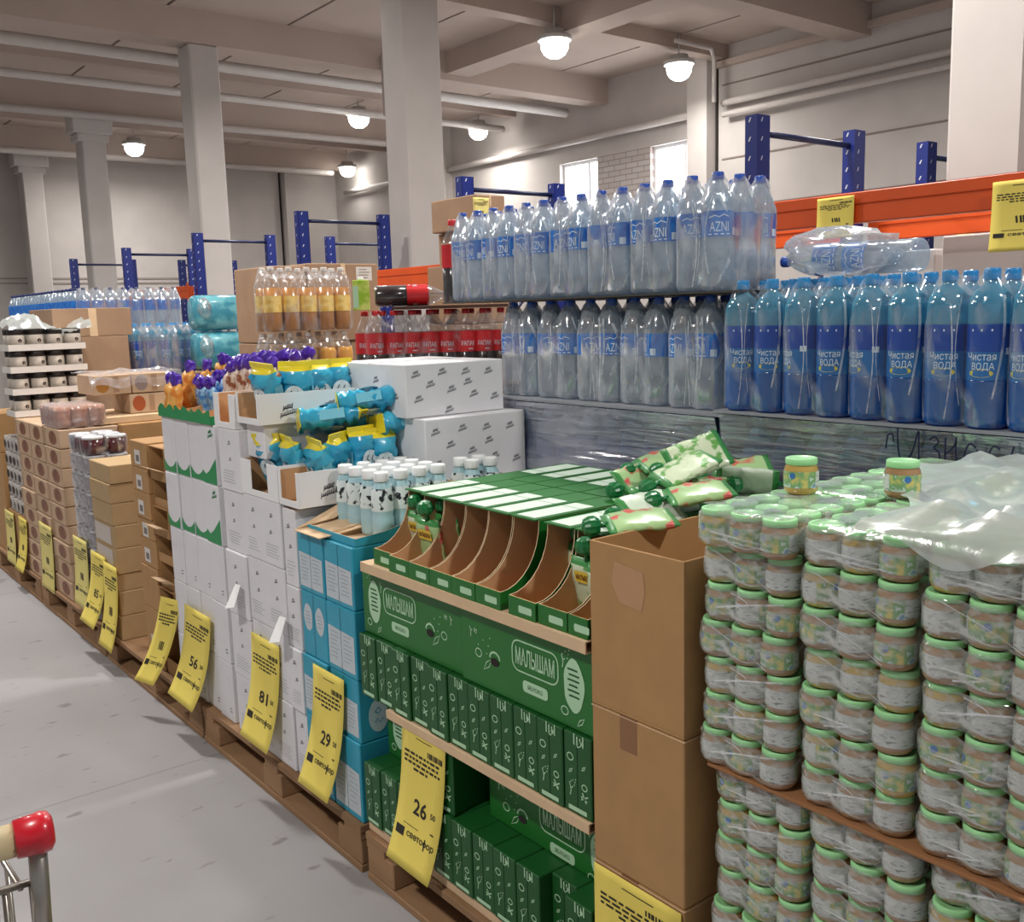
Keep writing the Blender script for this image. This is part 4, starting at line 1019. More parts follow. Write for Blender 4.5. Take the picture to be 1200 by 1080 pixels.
for k in range(7):
    (open_brown('open fronted brown carton beside the wave cartons, %s from the bottom' % ORD[k], 3.842, 4.015, zb[k], zb[k + 1], 1.30 + rnd(.006), flap=k in (2, 4, 6)))
BR2 = mat('tan_carton', (176, 148, 108), .85, .06, 12)
zc = [.145, .262, .376, .457, .577, .683, .786, .876, .962]
for k in range(8):
    t = brown('tan carton, %s from the bottom of the stack standing forward' % ORD[k], 4.56 - .0 + rnd(.004), 4.87, zc[k], zc[k + 1], 1.288 + rnd(.006), .40, BR2, tape=True, group='tan cartons of the stack standing forward', name='tan_carton')
    if k in (2, 3, 4): MB().poly([(-.14, .01), (.10, .01), (.10, zc[k + 1] - zc[k] - .012), (-.14, zc[k + 1] - zc[k] - .012)], aisle(-.0012, 0, 0)).build('white_label', mat('dull_white_label', (196, 186, 178), .7), t)

# film wrapped tubs
TUBG = mat('smoky_tub', (128, 122, 128), .35, .15, 20, coat=.3); TUBR = mat('dark_red_tub', (74, 12, 20), .25, .15, 20, coat=.5); TUBL = mat('white_tub_lid', (206, 204, 206), .45)
TFILM = clear('tub_film', (224, 222, 226), .18, .62, scale=14, lo=.42, hi=.7)
def tub(m_):
    t = thing('plastic_tub', 'x', 'tub')
    MB().lathe([(.040, 0), (.044, .003), (.049, .074)], 14).build('tub', m_, t); MB().lathe([(.051, .073), (.051, .082), (.047, .085), (.0, .085)], 14).build('lid', TUBL, t); return t
TB = [Proto(tub(TUBG)), Proto(tub(TUBR))]
tfs = None
for l in range(10):
    z = .146 + l * .0915; k = 1 if l == 9 else 0
    for i in range(2 if l != 9 else 2):
        for j in range(3):
            TB[k].put((1.345 + .108 * i, 5.19 - .108 * j, z + .001), (0, 0, 0), '%s tub, %s film pack from the bottom, %s row, %s from the left' % (('smoky grey', 'dark red')[k], ORD[l], ('aisle', 'inner')[i], ORD[j]), 'plastic tubs in the film wrapped stack')
    if tfs is None: tfs = film_mb(2, 3, .108, .108, .054, [(.002, .004), (.02, .0), (.07, -.001), (.084, .003)], jit=.002, s=.25, drape=(.089, .05), seed=4).build('tub_film', TFILM); f = tfs
    elif l == 9: f = film_mb(2, 3, .108, .108, .054, [(.002, .004), (.02, .0), (.07, -.001), (.084, .003)], jit=.002, s=.25, drape=(.089, .05), seed=4).build('tub_film', FILMB)
    else: f = clone(tfs)
    f.location = (1.345, 4.974, z + .0006); tag(f, 'milky film round the tub pack, %s from the bottom' % ORD[l], 'pack film', 'films round the tub packs')

# boxes with round pictures
PIC = mat('round_brown_picture', (112, 66, 40), .5, rgb2=(150, 92, 54), scale=14); MUG = mat('beige_picture_box', (196, 166, 136), .7, .07, 10)
def pic_box(W=.31, h=.1, D=.3, face='a', pm=PIC):
    t = thing('picture_box', 'x', 'box')
    MB().box(0, D, -W / 2 + .003, W / 2 - .003, 0, h - .002).build('body', MUG, t, bevel=.004)
    p = MB()
    if face == 'a':
        p.poly([(.075 * math.cos(k * PI / 9) + .03, .036 * math.sin(k * PI / 9)) for k in range(18)], aisle(-.001, 0, h / 2)); p.stroke([(-.125, h * .4), (-.125, -h * .4)], .02, aisle(-.001, 0, h / 2), 1)
    else:
        p.poly([(.035 * math.cos(k * PI / 9) + .05, .042 * math.sin(k * PI / 9)) for k in range(18)], near(-W / 2 + .002, 0, h / 2)); p.stroke([(.12, h * .4), (.12, -h * .4)], .03, near(-W / 2 + .002, 0, h / 2), 1)
    p.build('round_picture', [pm, mat('beige_side_print', (170, 136, 108), .7)], t)
    return t
PB = Proto(pic_box())
for r_ in range(9):
    for c in range(3):
        PB.put((1.293 + rnd(.006), 6.19 - .32 * c + rnd(.004), .146 + .1015 * r_), (0, 0, 0), 'beige box with a round brown picture, %s row from the bottom, %s from the left' % (ORD[r_], ORD[c]), 'beige boxes with round brown pictures')
PC = [Proto(pic_box(.3, .108, .2, 'n', mat('amber_round_picture', (176, 120, 50), .5))), Proto(pic_box(.3, .108, .2, 'n', mat('grey_round_picture', (150, 132, 128), .5))), Proto(pic_box(.3, .108, .2, 'n', mat('red_round_picture', (168, 84, 44), .5)))]
for (k, x, z, lb) in ((0, 1.515, 1.2115, 'beige box with an amber round picture beside the black lidded jars'), (1, 1.72, 1.2115, 'beige box with a grey round picture, upper row beside the sweets'), (2, 1.70, 1.100, 'beige box with a red round picture, lower row beside the sweets')):
    PC[k].put((x, 5.65, z), (0, 0, 0), lb, 'beige boxes with round pictures behind the tubs')
tag(MB().box(1.50, 2.06, 5.42, 5.95, 1.062, 1.0985).build('cardboard_tray', CARDL, bevel=.003), 'flat brown cardboard tray under the round picture boxes', 'cardboard tray')
tag(MB().box(1.60, 2.06, 5.36, 6.33, .1455, 1.0605).build('brown_carton', CARD, bevel=.004), 'large brown carton standing behind the beige picture boxes', 'carton')
fsh = MB(); q = random.Random(9); vs = [(1.50 + .5 * i / 14, 5.47 + .4 * j / 8, 1.323 + .014 * math.sin(i * 1.1) * math.cos(j) + .006 * q.random() - (.07 if j == 0 else 0)) for i in range(15) for j in range(9)]
fsh.add(vs, [(i * 9 + j, (i + 1) * 9 + j, (i + 1) * 9 + j + 1, i * 9 + j + 1) for i in range(14) for j in range(8)], 0, True)
tag(fsh.build('plastic_sheet', TFILM), 'loose clear film lying over the round picture boxes', 'plastic film')
# pink brown wrapped pack
ROLL = mat('pink_brown_pack', (176, 122, 96), .45, rgb2=(206, 166, 146), scale=16, thresh=(.4, .6))
def roll():
    t = thing('wrapped_pack', 'x', 'pack')
    MB().lathe([(.03, 0), (.042, .006), (.042, .104), (.03, .11)], 14).build('body', ROLL, t); MB().lathe([(.0425, .02), (.0425, .09)], 14, caps=False).build('label', mat('pink_label', (190, 138, 116), .5, .2, 30), t); return t
RL = Proto(roll())
for i in range(3):
    for j in range(4): RL.put((1.335 + .086 * (i if True else 0) - .0, 5.45 + .086 * j, 1.0625), (0, 0, 0), 'pinkish brown tub in the wrapped pack, %s column, %s row back' % (ORD[i], ORD[j]), 'pinkish tubs in the wrapped pack')
f = film_mb(3, 4, .086, .086, .0445, [(.002, .004), (.02, 0), (.095, 0), (.108, .004)], jit=.002, s=.25, drape=(.118, .05), seed=14).build('pack_film', TFILM); f.location = (1.335, 5.45, 1.0615); tag(f, 'milky film round the pinkish brown pack', 'pack film')

# jars with black lids on white trays
BLID = mat('black_jar_lid', (34, 28, 26), .35, .2, 60); CRJ = mat('cream_jar_label', (206, 196, 184), .5, .05, 30); CRD = mat('jar_dark_motif', (60, 48, 42), .6)
def bjar():
    t = thing('black_lidded_jar', 'x', 'jar')
    MB().lathe([(.040, 0), (.046, .004), (.046, .062), (.042, .066)], 16).build('jar', CRJ, t)
    MB().lathe([(.0455, .064), (.047, .066), (.047, .094), (.044, .097), (0, .097)], 16).build('lid', BLID, t)
    p = MB(); p.poly(blob(0.005, 0, .012, .011), lambda a, b: (.0466 * math.sin((a + .012) / .0466), -.0466 * math.cos((a + .012) / .0466), .03 + b)); p.build('motif', CRD, t)
    return t
BJ = Proto(bjar()); TRW = mat('white_tray_card', (216, 210, 204), .7)
for l in range(4):
    z = 1.062 + .128 * l
    if l > 0 or True:
        o = MB(); o.box(1.288, 1.715, 6.30, 6.52, z, z + .004); o.box(1.288, 1.715, 6.30, 6.303, z + .004, z + .036); o.box(1.288, 1.291, 6.303, 6.52, z + .004, z + .036); o.box(1.712, 1.715, 6.303, 6.52, z + .004, z + .036); o.box(1.291, 1.712, 6.517, 6.52, z + .004, z + .036)
        tag(o.build('white_tray', TRW), 'low white tray of black lidded jars, %s from the bottom' % ORD[l], 'tray', 'low white trays of jars')
    for i in range(4):
        for j in range(2):
            BJ.put((1.345 + .1045 * i, 6.356 + .105 * j, z + .0285), (0, 0, rnd(.15)), 'black lidded jar, %s tray from the bottom, %s from the left, %s row' % (ORD[l], ORD[i], ('front', 'back')[j]), 'black lidded jars on white trays')
fsh = MB(); q = random.Random(3); vs = [(1.30 + .46 * i / 16, 6.29 + .3 * j / 8, 1.566 + (.03 + .05 * math.sin(i * .42) + .02 * math.sin(i * 1.3 + j)) * (1 if j else .1)) for i in range(17) for j in range(9)]
fsh.add(vs, [(i * 9 + j, (i + 1) * 9 + j, (i + 1) * 9 + j + 1, i * 9 + j + 1) for i in range(16) for j in range(8)], 0, True)
tag(fsh.build('plastic_sheet', SHEET), 'crumpled milky film lying on the black lidded jars', 'plastic film')
# brown boxes behind the jars
CB2 = mat('dull_cardboard', (158, 128, 102), .85, .07, 8)
for (z0, z1, lb, x1) in ((.146, .86, 'large brown box at the bottom behind the black lidded jars', 2.05), (.8605, 1.24, 'large brown box in the middle behind the black lidded jars', 2.05), (1.2405, 1.512, 'large brown box with a dark seam behind the black lidded jars', 2.07), (1.5125, 1.69, 'large brown box on top behind the black lidded jars', 2.10)):
    brown(lb, 6.62, 7.2, z0, z1, 1.62, x1 - 1.62, CB2, group='large brown boxes behind the jars', tape=z0 > 1.5, name='brown_box')
# stack at the left edge
def cup():
    t = thing('white_cup_pack', 'x', 'cup')
    MB().lathe([(.036, 0), (.044, .004), (.046, .088), (.043, .092), (.041, .06)], 14, caps=False).build('cup', mat('grey_white_cup', (190, 184, 178), .4, coat=.3), t)
    p = MB(); p.poly(blob(0, .0, .017, .026), aisle(-.0462, 0, .046)); p.build('dark_motif', CRD, t); return t
CU = Proto(cup())
for l in range(5):
    for j in range(4): CU.put((1.34, 6.40 + .1 * j, .456 + .094 * l), (0, 0, rnd(.2)), 'small white cup with a dark motif, %s layer from the bottom, %s from the right' % (ORD[l], ORD[j]), 'small white cups at the left edge')
for (y0, y1, z0, z1, lb) in ((6.36, 6.8, .1455, .455, 'brown box under the small white cups'), (6.85, 7.25, .1455, .80, 'brown box at the left edge beside the cups'), (6.85, 7.25, .801, 1.05, 'upper brown box at the left edge of the aisle')):
    brown(lb, y0, y1, z0, z1, 1.295, .30 if y0 > 6.5 else .3, CARD, group='brown boxes at the left edge')

# ================================================================== BOTTLED WATER AND DRINKS (second row of pallets)
def bottle_plastic(name, rgb, a, tint, gloss=.35): return clear(name, rgb, a, a + .12, tint=tint, scale=12, gloss=gloss, rough=.08, edge=.5)
SODA = clear('clear_drink_bottle', (222, 226, 230), .05, .14, tint=(246, 247, 248), scale=12, gloss=.5, rough=.08, edge=.3); WATER = bottle_plastic('clear_water_bottle', (208, 224, 236), .34, (232, 240, 247)); WATERB = bottle_plastic('blue_water_bottle', (104, 180, 208), .6, (140, 205, 230), .2)
AZL = mat('blue_water_label', (20, 88, 184), .3, rgb2=(40, 128, 210), scale=26, thresh=(.35, .65), coat=.4); AZW = mat('white_label_print', (214, 228, 240), .4)
CAPB = mat('blue_bottle_cap', (36, 82, 178), .35, coat=.2); CAPL = mat('light_blue_cap', (34, 132, 194), .35, coat=.2)
NAVY = mat('navy_label', (4, 62, 156), .3, coat=.4); MIDB = mat('middle_blue_label', (28, 104, 172), .3, .12, 30, coat=.4); DEEPB = clear('blue_lower_bottle', (12, 112, 204), .78, .92, tint=(70, 150, 220), scale=10, gloss=.14)
YB = mat('yellow_label_badge', (206, 196, 84), .4)
def on_cyl(r, z0): return lambda a, b: (-r * math.cos(a / r), -r * math.sin(a / r), z0 + b)       # wraps flat artwork round a bottle, facing the aisle
def ribs(r, z0, z1, n_, d=.0012): return [(r - (d if k % 2 else 0), z0 + (z1 - z0) * k / n_) for k in range(n_ + 1)]
def clear_bottle():
    t = thing('water_bottle', 'x', 'bottle'); r = .0445
    MB().lathe([(.036, 0), (.042, .004), (r, .014)] + ribs(r, .03, .14, 8) + [(r, .145), (r, .222), (.042, .236), (.034, .258), (.022, .282), (.0145, .292), (.0138, .303)], 18).build('bottle', WATER, t)
    lb = MB().lathe([(r + .0006, .146), (r + .0006, .214)], 20, caps=False).build('label', AZL, t)
    p = MB(); f1 = on_cyl(r + .0012, .178)
    for s in (0, 1): 
        f1 = (lambda s: (lambda a, b: tuple((c if i != 0 else c) for i, c in enumerate((-(r + .0012) * math.cos(a / r + s * PI), -(r + .0012) * math.sin(a / r + s * PI), .178 + b)))))(s)
        p.text('AZNI', 0, -.006, .026, f1, 0, .052); p.stroke([(-.03, -.026), (-.01, -.0262), (.01, -.0262), (.03, -.026)], .003, f1); p.stroke([(-.028, .018), (-.012, .024), (.0, .019), (.012, .026), (.028, .02)], .0025, f1)
        p.poly([(.042, -.028), (.06, -.028), (.06, -.008), (.042, -.008)], f1)
    p.build('label_print', AZW, lb)
    MB().lathe([(.0152, .300), (.0158, .302), (.0158, .318), (.0145, .321), (0, .3213)], 16).build('cap', CAPB, t)
    return t
CB = Proto(clear_bottle())
def blue_bottle():
    t = thing('water_bottle', 'x', 'bottle'); r = .0455
    MB().lathe([(.0455, .225), (.0455, .262), (.0435, .278), (.034, .294), (.02, .306), (.0145, .312), (.0138, .322)], 18, caps=False).build('upper_bottle', WATERB, t)
    MB().lathe([(.037, 0), (.043, .004), (r, .014)] + ribs(r, .02, .10, 6) + [(r, .106)], 18).build('lower_bottle', DEEPB, t)
    lb = MB().lathe([(r + .0004, .105), (r + .0004, .2245)], 20, caps=False).build('label', MIDB, t)
    b = MB().lathe([(r + .0008, .166), (r + .0008, .2235)], 20, caps=False).build('label_band', NAVY, lb)
    p = MB()
    for s in (0, 1):
        fa = (lambda s: (lambda a, b: (-(r + .0014) * math.cos(a / r + s * PI), -(r + .0014) * math.sin(a / r + s * PI), .14 + b)))(s)
        fb = (lambda s: (lambda a, b: (-(r + .001) * math.cos(a / r + s * PI), -(r + .001) * math.sin(a / r + s * PI), .14 + b)))(s)
        p.text('Чистая', 0, .016, .017, fa, 0, .06); p.text('ВОДА', .004, -.006, .018, fa, 0, .046)
        p.poly([(.026 * math.cos(k * PI / 6), -.020 + .009 * math.sin(k * PI / 6)) for k in range(12)], fb, 1)
        p.poly([(.05, .02), (.066, .02), (.066, .034), (.05, .034)], fa, 0)
        for k in range(3): p.poly([(-.02 + k * .02 + .002 * math.cos(j * PI / 3), .072 + .003 * math.sin(j * PI / 3)) for j in range(6)], fa, 0)
    p.build('label_print', [AZW, YB], lb)
    MB().lathe([(.0158, .318), (.0165, .320), (.0165, .339), (.015, .343), (0, .3433)], 16).build('cap', CAPL, t)
    return t
BB = Proto(blue_bottle())
PY = .0985; FX = 2.15
# shrink films round the packs
FA = film_mb(3, 2, .092, PY, .0462, [(.003, .006), (.015, 0), (.10, .0), (.2, -.0005), (.225, .001), (.24, .006)], jit=.0028, s=.16, drape=(.3235, .030), seed=31)
crease_highlights(FA, 2, PY, .0462, .01, .27, 5, 8)
FAo = [FA.build('pack_film', [FILM, CREASE_HIGHLIGHT]), False]
FA2 = film_mb(3, 2, .092, PY, .0462, [(.003, .006), (.015, 0), (.10, .0), (.2, -.0005), (.225, .001), (.24, .006)], jit=.0028, s=.16, drape=(.3235, .030), seed=41); crease_highlights(FA2, 2, PY, .0462, .01, .27, 45, 6); FA2o = [FA2.build('pack_film', [FILM, CREASE_HIGHLIGHT]), False]
FB_ = [film_mb(3, 2, .094, .095, .0475, [(.003, .004), (.02, 0), (.12, .0), (.22, -.0005), (.255, .001), (.27, .005)], jit=.003, s=.16, drape=(.3455, .030), seed=33), False]
crease_highlights(FB_[0], 2, .095, .0475, .01, .29, 8, 4, w=.0028); FB_[0] = FB_[0].build('pack_film', [FILMB, CREASE_HIGHLIGHT])
def put_film(P, loc, lb, group):
    o = P[0] if not P[1] else clone(P[0]); P[1] = True; o.location = loc; tag(o, lb, 'pack film', group)
RW = ['front row', 'second row', 'third row']
yA = [2.749 - .0993 * k for k in range(10)]       # lower tier, left to right
for k, y in enumerate(yA):
    for j in range(3): CB.put((FX + .045 + .092 * j, y, 1.3075), (0, 0, R_.choice((0, 0, PI)) + rnd(.9)), 'clear water bottle with blue label, lower tier, %s, %s from the left' % (RW[j], ORD[k]), 'clear water bottles of the lower tier')
for k in range(5): put_film((FAo, FA2o)[k % 2], (FX + .045, yA[2 * k + 1], 1.307), 'clear shrink film round a bottle pair pack, lower tier, %s from the left' % ORD[k], 'shrink films of the lower clear water tier')
yU = [3.03 - .0925 * k for k in range(14)]
FU = [film_mb(3, 2, .092, .092, .0455, [(.003, .006), (.015, 0), (.10, .0), (.2, -.0005), (.225, .001), (.24, .006)], jit=.0028, s=.14, drape=(.3235, .030), seed=32), False]
crease_highlights(FU[0], 2, .092, .0455, .01, .27, 12, 7); FU[0] = FU[0].build('pack_film', [FILM, CREASE_HIGHLIGHT])
FU2 = [film_mb(3, 2, .092, .092, .0455, [(.003, .006), (.015, 0), (.10, .0), (.2, -.0005), (.225, .001), (.24, .006)], jit=.0028, s=.14, drape=(.3235, .030), seed=36), False]
crease_highlights(FU2[0], 2, .092, .0455, .01, .27, 47, 4); FU2[0] = FU2[0].build('pack_film', [FILM, CREASE_HIGHLIGHT])
for k, y in enumerate(yU):
    for j in range(3): CB.put((FX + .04 + .092 * j, y, 1.6395), (0, 0, R_.choice((0, 0, PI)) + rnd(.9)), 'clear water bottle with blue label, upper tier, %s, %s from the left' % (RW[j], ORD[k]), 'clear water bottles of the upper tier')
for k in range(7): put_film((FU, FU2)[k % 2], (FX + .04, yU[2 * k + 1], 1.639), 'clear shrink film round a bottle pack, upper tier, %s from the left' % ORD[k], 'shrink films of the upper clear water tier')
sh = mat('gap_shade_sheet', (66, 62, 58), .9); sh2 = mat('grey_film_edge', (150, 154, 160), .5)  # first sheet is coloured dark to stand for shade between the caps
tag(MB().box(2.12, 2.92, 1.69, 3.08, 1.6325, 1.6375).build('cardboard_sheet', sh), 'sheet painted dark for the shaded gaps between the two clear water tiers', 'cardboard sheet')
tag(MB().box(2.100, 2.92, 1.735, 2.80, 1.298, 1.3055).build('cardboard_sheet', sh2), 'grey sheet lying under the lower clear water tier', 'cardboard sheet')
yB = [1.735 - .095 * k for k in range(10)]
for k, y in enumerate(yB):
    for j in range(3): BB.put((2.147 + .094 * j, y - .03, 1.3195), (0, 0, R_.choice((0, 0, PI)) + rnd(.7)), 'tall blue water bottle with navy label, %s, %s from the left' % (RW[j], ORD[k]), 'tall blue water bottles above the wrapped tier')
for k in range(5): put_film(FB_, (2.147, yB[2 * k + 1] - .03, 1.319), 'clear shrink film round tall blue bottles, %s from the left' % ORD[k], 'shrink films of the tall blue bottles')
tag(MB().box(2.098, 2.9, .72, 1.765, 1.31, 1.3175).build('cardboard_sheet', sh2), 'grey sheet lying under the tall blue bottles', 'cardboard sheet')
# stretch wrapped lower tiers with bottles inside
def dull_bottle(m_):
    t = thing('wrapped_water_bottle', 'x', 'bottle')
    MB().lathe([(.04, 0), (.0445, .014), (.0445, .22), (.034, .258), (.015, .29), (.0145, .32)], 12).build('bottle', m_, t)
    MB().lathe([(.0452, .13), (.0452, .215)], 12, caps=False).build('label', NAVY, t); return t
DB = [Proto(dull_bottle(mat('wrapped_clear_bottle', (120, 146, 176), .3, coat=.3))), Proto(dull_bottle(mat('wrapped_blue_bottle', (78, 134, 176), .3, coat=.3)))]
for k in range(10): DB[0].put((2.165, 2.735 - .1005 * k, .9755), (0, 0, 0), 'water bottle under the grey stretch wrap, left pallet, %s from the left' % ORD[k], 'wrapped water bottles of the left pallet')
for k in range(10): DB[1].put((2.165, 1.66 - .0985 * k, .9875), (0, 0, 0), 'water bottle under the grey stretch wrap, right pallet, %s from the left' % ORD[k], 'wrapped water bottles of the right pallet')
for (y0, y1, lb) in ((1.752, 2.79, 'inner packs of the left wrapped water pallet'), (.72, 1.74, 'inner packs of the right wrapped water pallet')):
    top = 1.297 if y0 > 1 else 1.309
    t = thing('wrapped_pallet_load', lb, 'pallet load', (2.12, y0, .145))
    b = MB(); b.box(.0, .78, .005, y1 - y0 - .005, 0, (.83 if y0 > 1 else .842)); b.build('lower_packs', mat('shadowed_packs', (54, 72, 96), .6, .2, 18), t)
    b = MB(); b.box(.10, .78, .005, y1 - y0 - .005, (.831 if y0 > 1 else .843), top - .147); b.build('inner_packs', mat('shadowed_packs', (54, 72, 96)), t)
    q = random.Random(int(y0 * 100)); nz_, ny_ = 26, 44; W = y1 - y0; w_ = MB(); vs = []
    for i in range(nz_ + 1):
        for j in range(ny_ + 1):
            z = .02 + (top - .165) * i / nz_; y = W * j / ny_
            vs.append((-.012 - .008 * math.sin(i * 1.3 + .5 * math.sin(j * .3)) - .004 * q.random() - (.012 if i == nz_ else 0), y, z))
    w_.add(vs, [(i * (ny_ + 1) + j, (i + 1) * (ny_ + 1) + j, (i + 1) * (ny_ + 1) + j + 1, i * (ny_ + 1) + j + 1) for i in range(nz_) for j in range(ny_)], 0, True)
    for s in (0, 1):
        y = W * s; w_.add([(-.012, y, .02), (.78, y, .02), (.78, y, top - .15), (-.012, y, top - .15)], [(0, 1, 2, 3)], 0)
    w_.build('stretch_wrap', WRAP, t)
    p = pallet(W, .80, .144, 'wooden pallet under the wrapped water bottles, ' + ('left' if y0 > 1 else 'right')); p.location = (2.12, y0, 0)
# handwriting on the wrap of the right pallet
INKB = mat('marker_ink', (14, 22, 60), .5)
hw = MB(); fm = lambda a, b: (2.076, 1.235 - a, 1.262 + b)
for st in ([(0.0, .0), (.004, .03), (.016, .034), (.018, .018)], [(.028, .05), (.03, .01), (.036, -.018), (.05, -.024), (.066, .0), (.078, .046), (.08, .02), (.082, -.02), (.088, -.05)],
           [(.104, .028), (.116, .036), (.126, .026), (.116, .012), (.128, .002), (.128, -.02), (.112, -.036), (.104, -.03)], [(.142, .036), (.142, .0), (.143, -.03)], [(.142, .0), (.156, .012), (.168, .03)], [(.166, .04), (.166, .004), (.172, -.024)],
           [(.21, .02), (.196, .028), (.186, .006), (.19, -.014), (.204, -.014), (.214, .016), (.216, -.008), (.226, -.018)], [(.262, .022), (.246, .026), (.238, .002), (.246, -.016), (.262, -.01), (.27, .01)], [(.29, .03), (.284, .0), (.29, -.02), (.304, -.012)]):
    # smooth the stroke
    S_ = []
    for i in range(len(st) - 1):
        p0, p1, p2, p3 = st[max(i - 1, 0)], st[i], st[i + 1], st[min(i + 2, len(st) - 1)]
        for u in range(4):
            t_ = u / 4; S_.append(tuple(.5 * (2 * p1[d] + (p2[d] - p0[d]) * t_ + (2 * p0[d] - 5 * p1[d] + 4 * p2[d] - p3[d]) * t_ ** 2 + (3 * p1[d] - p0[d] - 3 * p2[d] + p3[d]) * t_ ** 3) for d in (0, 1)))
    S_.append(st[-1]); hw.stroke(S_, .0042, fm)
ld = [o for o in COL.objects if o.get('label') == 'inner packs of the right wrapped water pallet'][0]
h_ = hw.build('handwriting', INKB, ld); h_.location = (-2.12, -.72, -.145)
for o in COL.objects:
    if o.get('label') == 'inner packs of the left wrapped water pallet': o['label'] = 'grey stretch wrapped load under the clear water tiers'
    if o.get('label') == 'inner packs of the right wrapped water pallet': o['label'] = 'grey stretch wrapped load with marker writing under the blue bottles'
# crumpled empty film beside the upper tier
def crumple(name, label, x, y, z, sx_, sy_, sz_, mt, sd, cat='plastic film'):
    q = random.Random(sd); mb = MB(); n_, m_ = 20, 14; vs = []
    for i in range(m_ + 1):
        for k in range(n_):
            a = PI * i / m_; b = 2 * PI * k / n_; rr = 1 + q.uniform(-.14, .14)
            vs.append((x + sx_ * rr * math.sin(a) * math.cos(b), y + sy_ * rr * math.sin(a) * math.sin(b), z + sz_ * (1 - math.cos(a) * rr)))
    mb.add(vs, [(i * n_ + k, i * n_ + (k + 1) % n_, (i + 1) * n_ + (k + 1) % n_, (i + 1) * n_ + k) for i in range(m_) for k in range(n_)], 0, True)
    return tag(mb.build(name, mt), label, cat)
crumple('plastic_sheet', 'crumpled clear film with blue print at the right end of the upper water tier', 2.40, 1.56, 1.672, .20, .13, .062, FILM, 3)
lay = None
for k, (x, y, z, rz) in enumerate(((2.47, 1.50, 1.715, 1.2), (2.50, 1.60, 1.718, 1.4))):
    CB.put((x, y - .12, z), (PI / 2, 0, PI + rz - 1.2), 'clear water bottle lying on its side in the crumpled film, %s' % ('nearer one', 'farther one')[k], 'bottles lying in the crumpled film')

# cola, yellow drink and orange drink
def soda(liquid, lab, capm, h=.315, r=.0435, clear_top=True, text=None, lab_z=(.11, .2), liq_z=.225, name='drink_bottle'):
    t = thing(name, 'x', 'bottle')
    prof = [(.036, 0), (.042, .004), (r, .014), (r, .19), (r - .001, .215), (.038, .236), (.027, .262), (.0155, .284), (.0138, .296)]
    MB().lathe(prof, 16).build('bottle', SODA, t)
    MB().lathe([(r * .8, .003), (r - .0014, .014), (r - .0014, min(liq_z, .215))] + ([(.036, .236)] if liq_z > .235 else []), 16).build('drink', liquid, t)
    lb = MB().lathe([(r + .0006, lab_z[0]), (r + .0006, lab_z[1])], 18, caps=False).build('label', lab, t)
    if text:
        p = MB()
        for s in (0, 1):
            fa = (lambda s: (lambda a, b: (-(r + .0014) * math.cos(a / r + s * PI), -(r + .0014) * math.sin(a / r + s * PI), (lab_z[0] + lab_z[1]) / 2 + b)))(s)
            p.text(text, 0, -.008, .02, fa, 0, .058); p.stroke([(.0, -.032), (.02, -.032)], .004, fa)
        p.build('label_print', AZW, lb)
    MB().lathe([(.0155, .294), (.016, .296), (.016, h - .003), (.014, h), (0, h)], 14).build('cap', capm, t)
    return t
COLA = mat('dark_cola', (34, 14, 12), .2, coat=.5); REDL = mat('red_cola_label', (196, 26, 34), .35, .08, 30, coat=.3)
CO = Proto(soda(COLA, REDL, REDL, text='РАПАК', lab_z=(.135, .222), liq_z=.2))
BROWNL = mat('brown_malt_drink', (190, 130, 66), .2, coat=.5); YLAB = mat('yellow_drink_label', (226, 184, 82), .35, rgb2=(240, 212, 130), scale=26, coat=.3); OLIQ = mat('orange_drink', (238, 170, 60), .2, coat=.5); CAPC = mat('grey_drink_cap', (196, 190, 184), .4)
YD = Proto(soda(BROWNL, YLAB, CAPC, lab_z=(.095, .175), liq_z=.225)); KV = Proto(soda(mat('dull_brown_drink', (150, 118, 84), .2, coat=.5), mat('brown_drink_label', (150, 120, 90), .4), CAPC, lab_z=(.09, .15), liq_z=.24)); OD = Proto(soda(OLIQ, mat('orange_drink_label', (240, 178, 76), .35, coat=.3), CAPC, lab_z=(.09, .16), liq_z=.238))
gx = 2.15
for k in range(8):
    for j in range(2):
        CO.put((gx + .0 + .066 * k + .0, 3.62 - .0 * k - .26 * (k / 7.) + .09 * j, 1.300), (0, 0, PI / 2 - .45 + rnd(.3)), 'cola bottle with red label, %s row, %s from the left' % (('front', 'back')[j], ORD[k]), 'cola bottles standing behind the white boxes')
for k in range(5):
    for j in range(2):
        YD.put((2.135 + .096 * k, 4.57 + .096 * j, 1.528), (0, 0, PI / 2 - .4 + rnd(.3)), 'brown drink bottle with yellow label, upper pack, %s row, %s from the left' % (('front', 'back')[j], ORD[k]), 'yellow labelled drink bottles of the upper pack')
for k in range(5):
    for j in range(2):
        (KV if k < 3 else OD).put((2.115 + .0985 * k + (.01 if k > 2 else 0), 4.565 + .0985 * j, 1.205), (0, 0, PI / 2 + rnd(.3)), ('clear bottle of pale brown drink' if k < 3 else 'bottle of orange drink') + ', lower pack, %s row, %s from the left' % (('front', 'back')[j], ORD[k]), 'drink bottles of the lower pack')
FD = film_mb(5, 2, .097, .097, .0465, [(.003, .004), (.02, 0), (.2, 0), (.225, .003), (.245, .008)], jit=.0025, s=.2, drape=(.317, .03), seed=51)
fd = [FD.build('pack_film', FILMB), False]
put_film(fd, (2.135, 4.57, 1.5275), 'clear film round the upper pack of yellow labelled drinks', 'films round the drink packs'); put_film(fd, (2.12, 4.566, 1.2045), 'clear film round the lower pack of brown and orange drinks', 'films round the drink packs')
fc = film_mb(5, 2, .066 * 7 / 4, .09, .05, [(.003, .004), (.2, 0), (.23, .004)], jit=.0025, s=.05, drape=(.316, .03), seed=53).build('pack_film', FILMB)
fc.location = (gx, 3.62, 1.2995); fc.rotation_euler = (0, 0, -.5065 + .0); tag(fc, 'clear film round the cola pack', 'pack film')
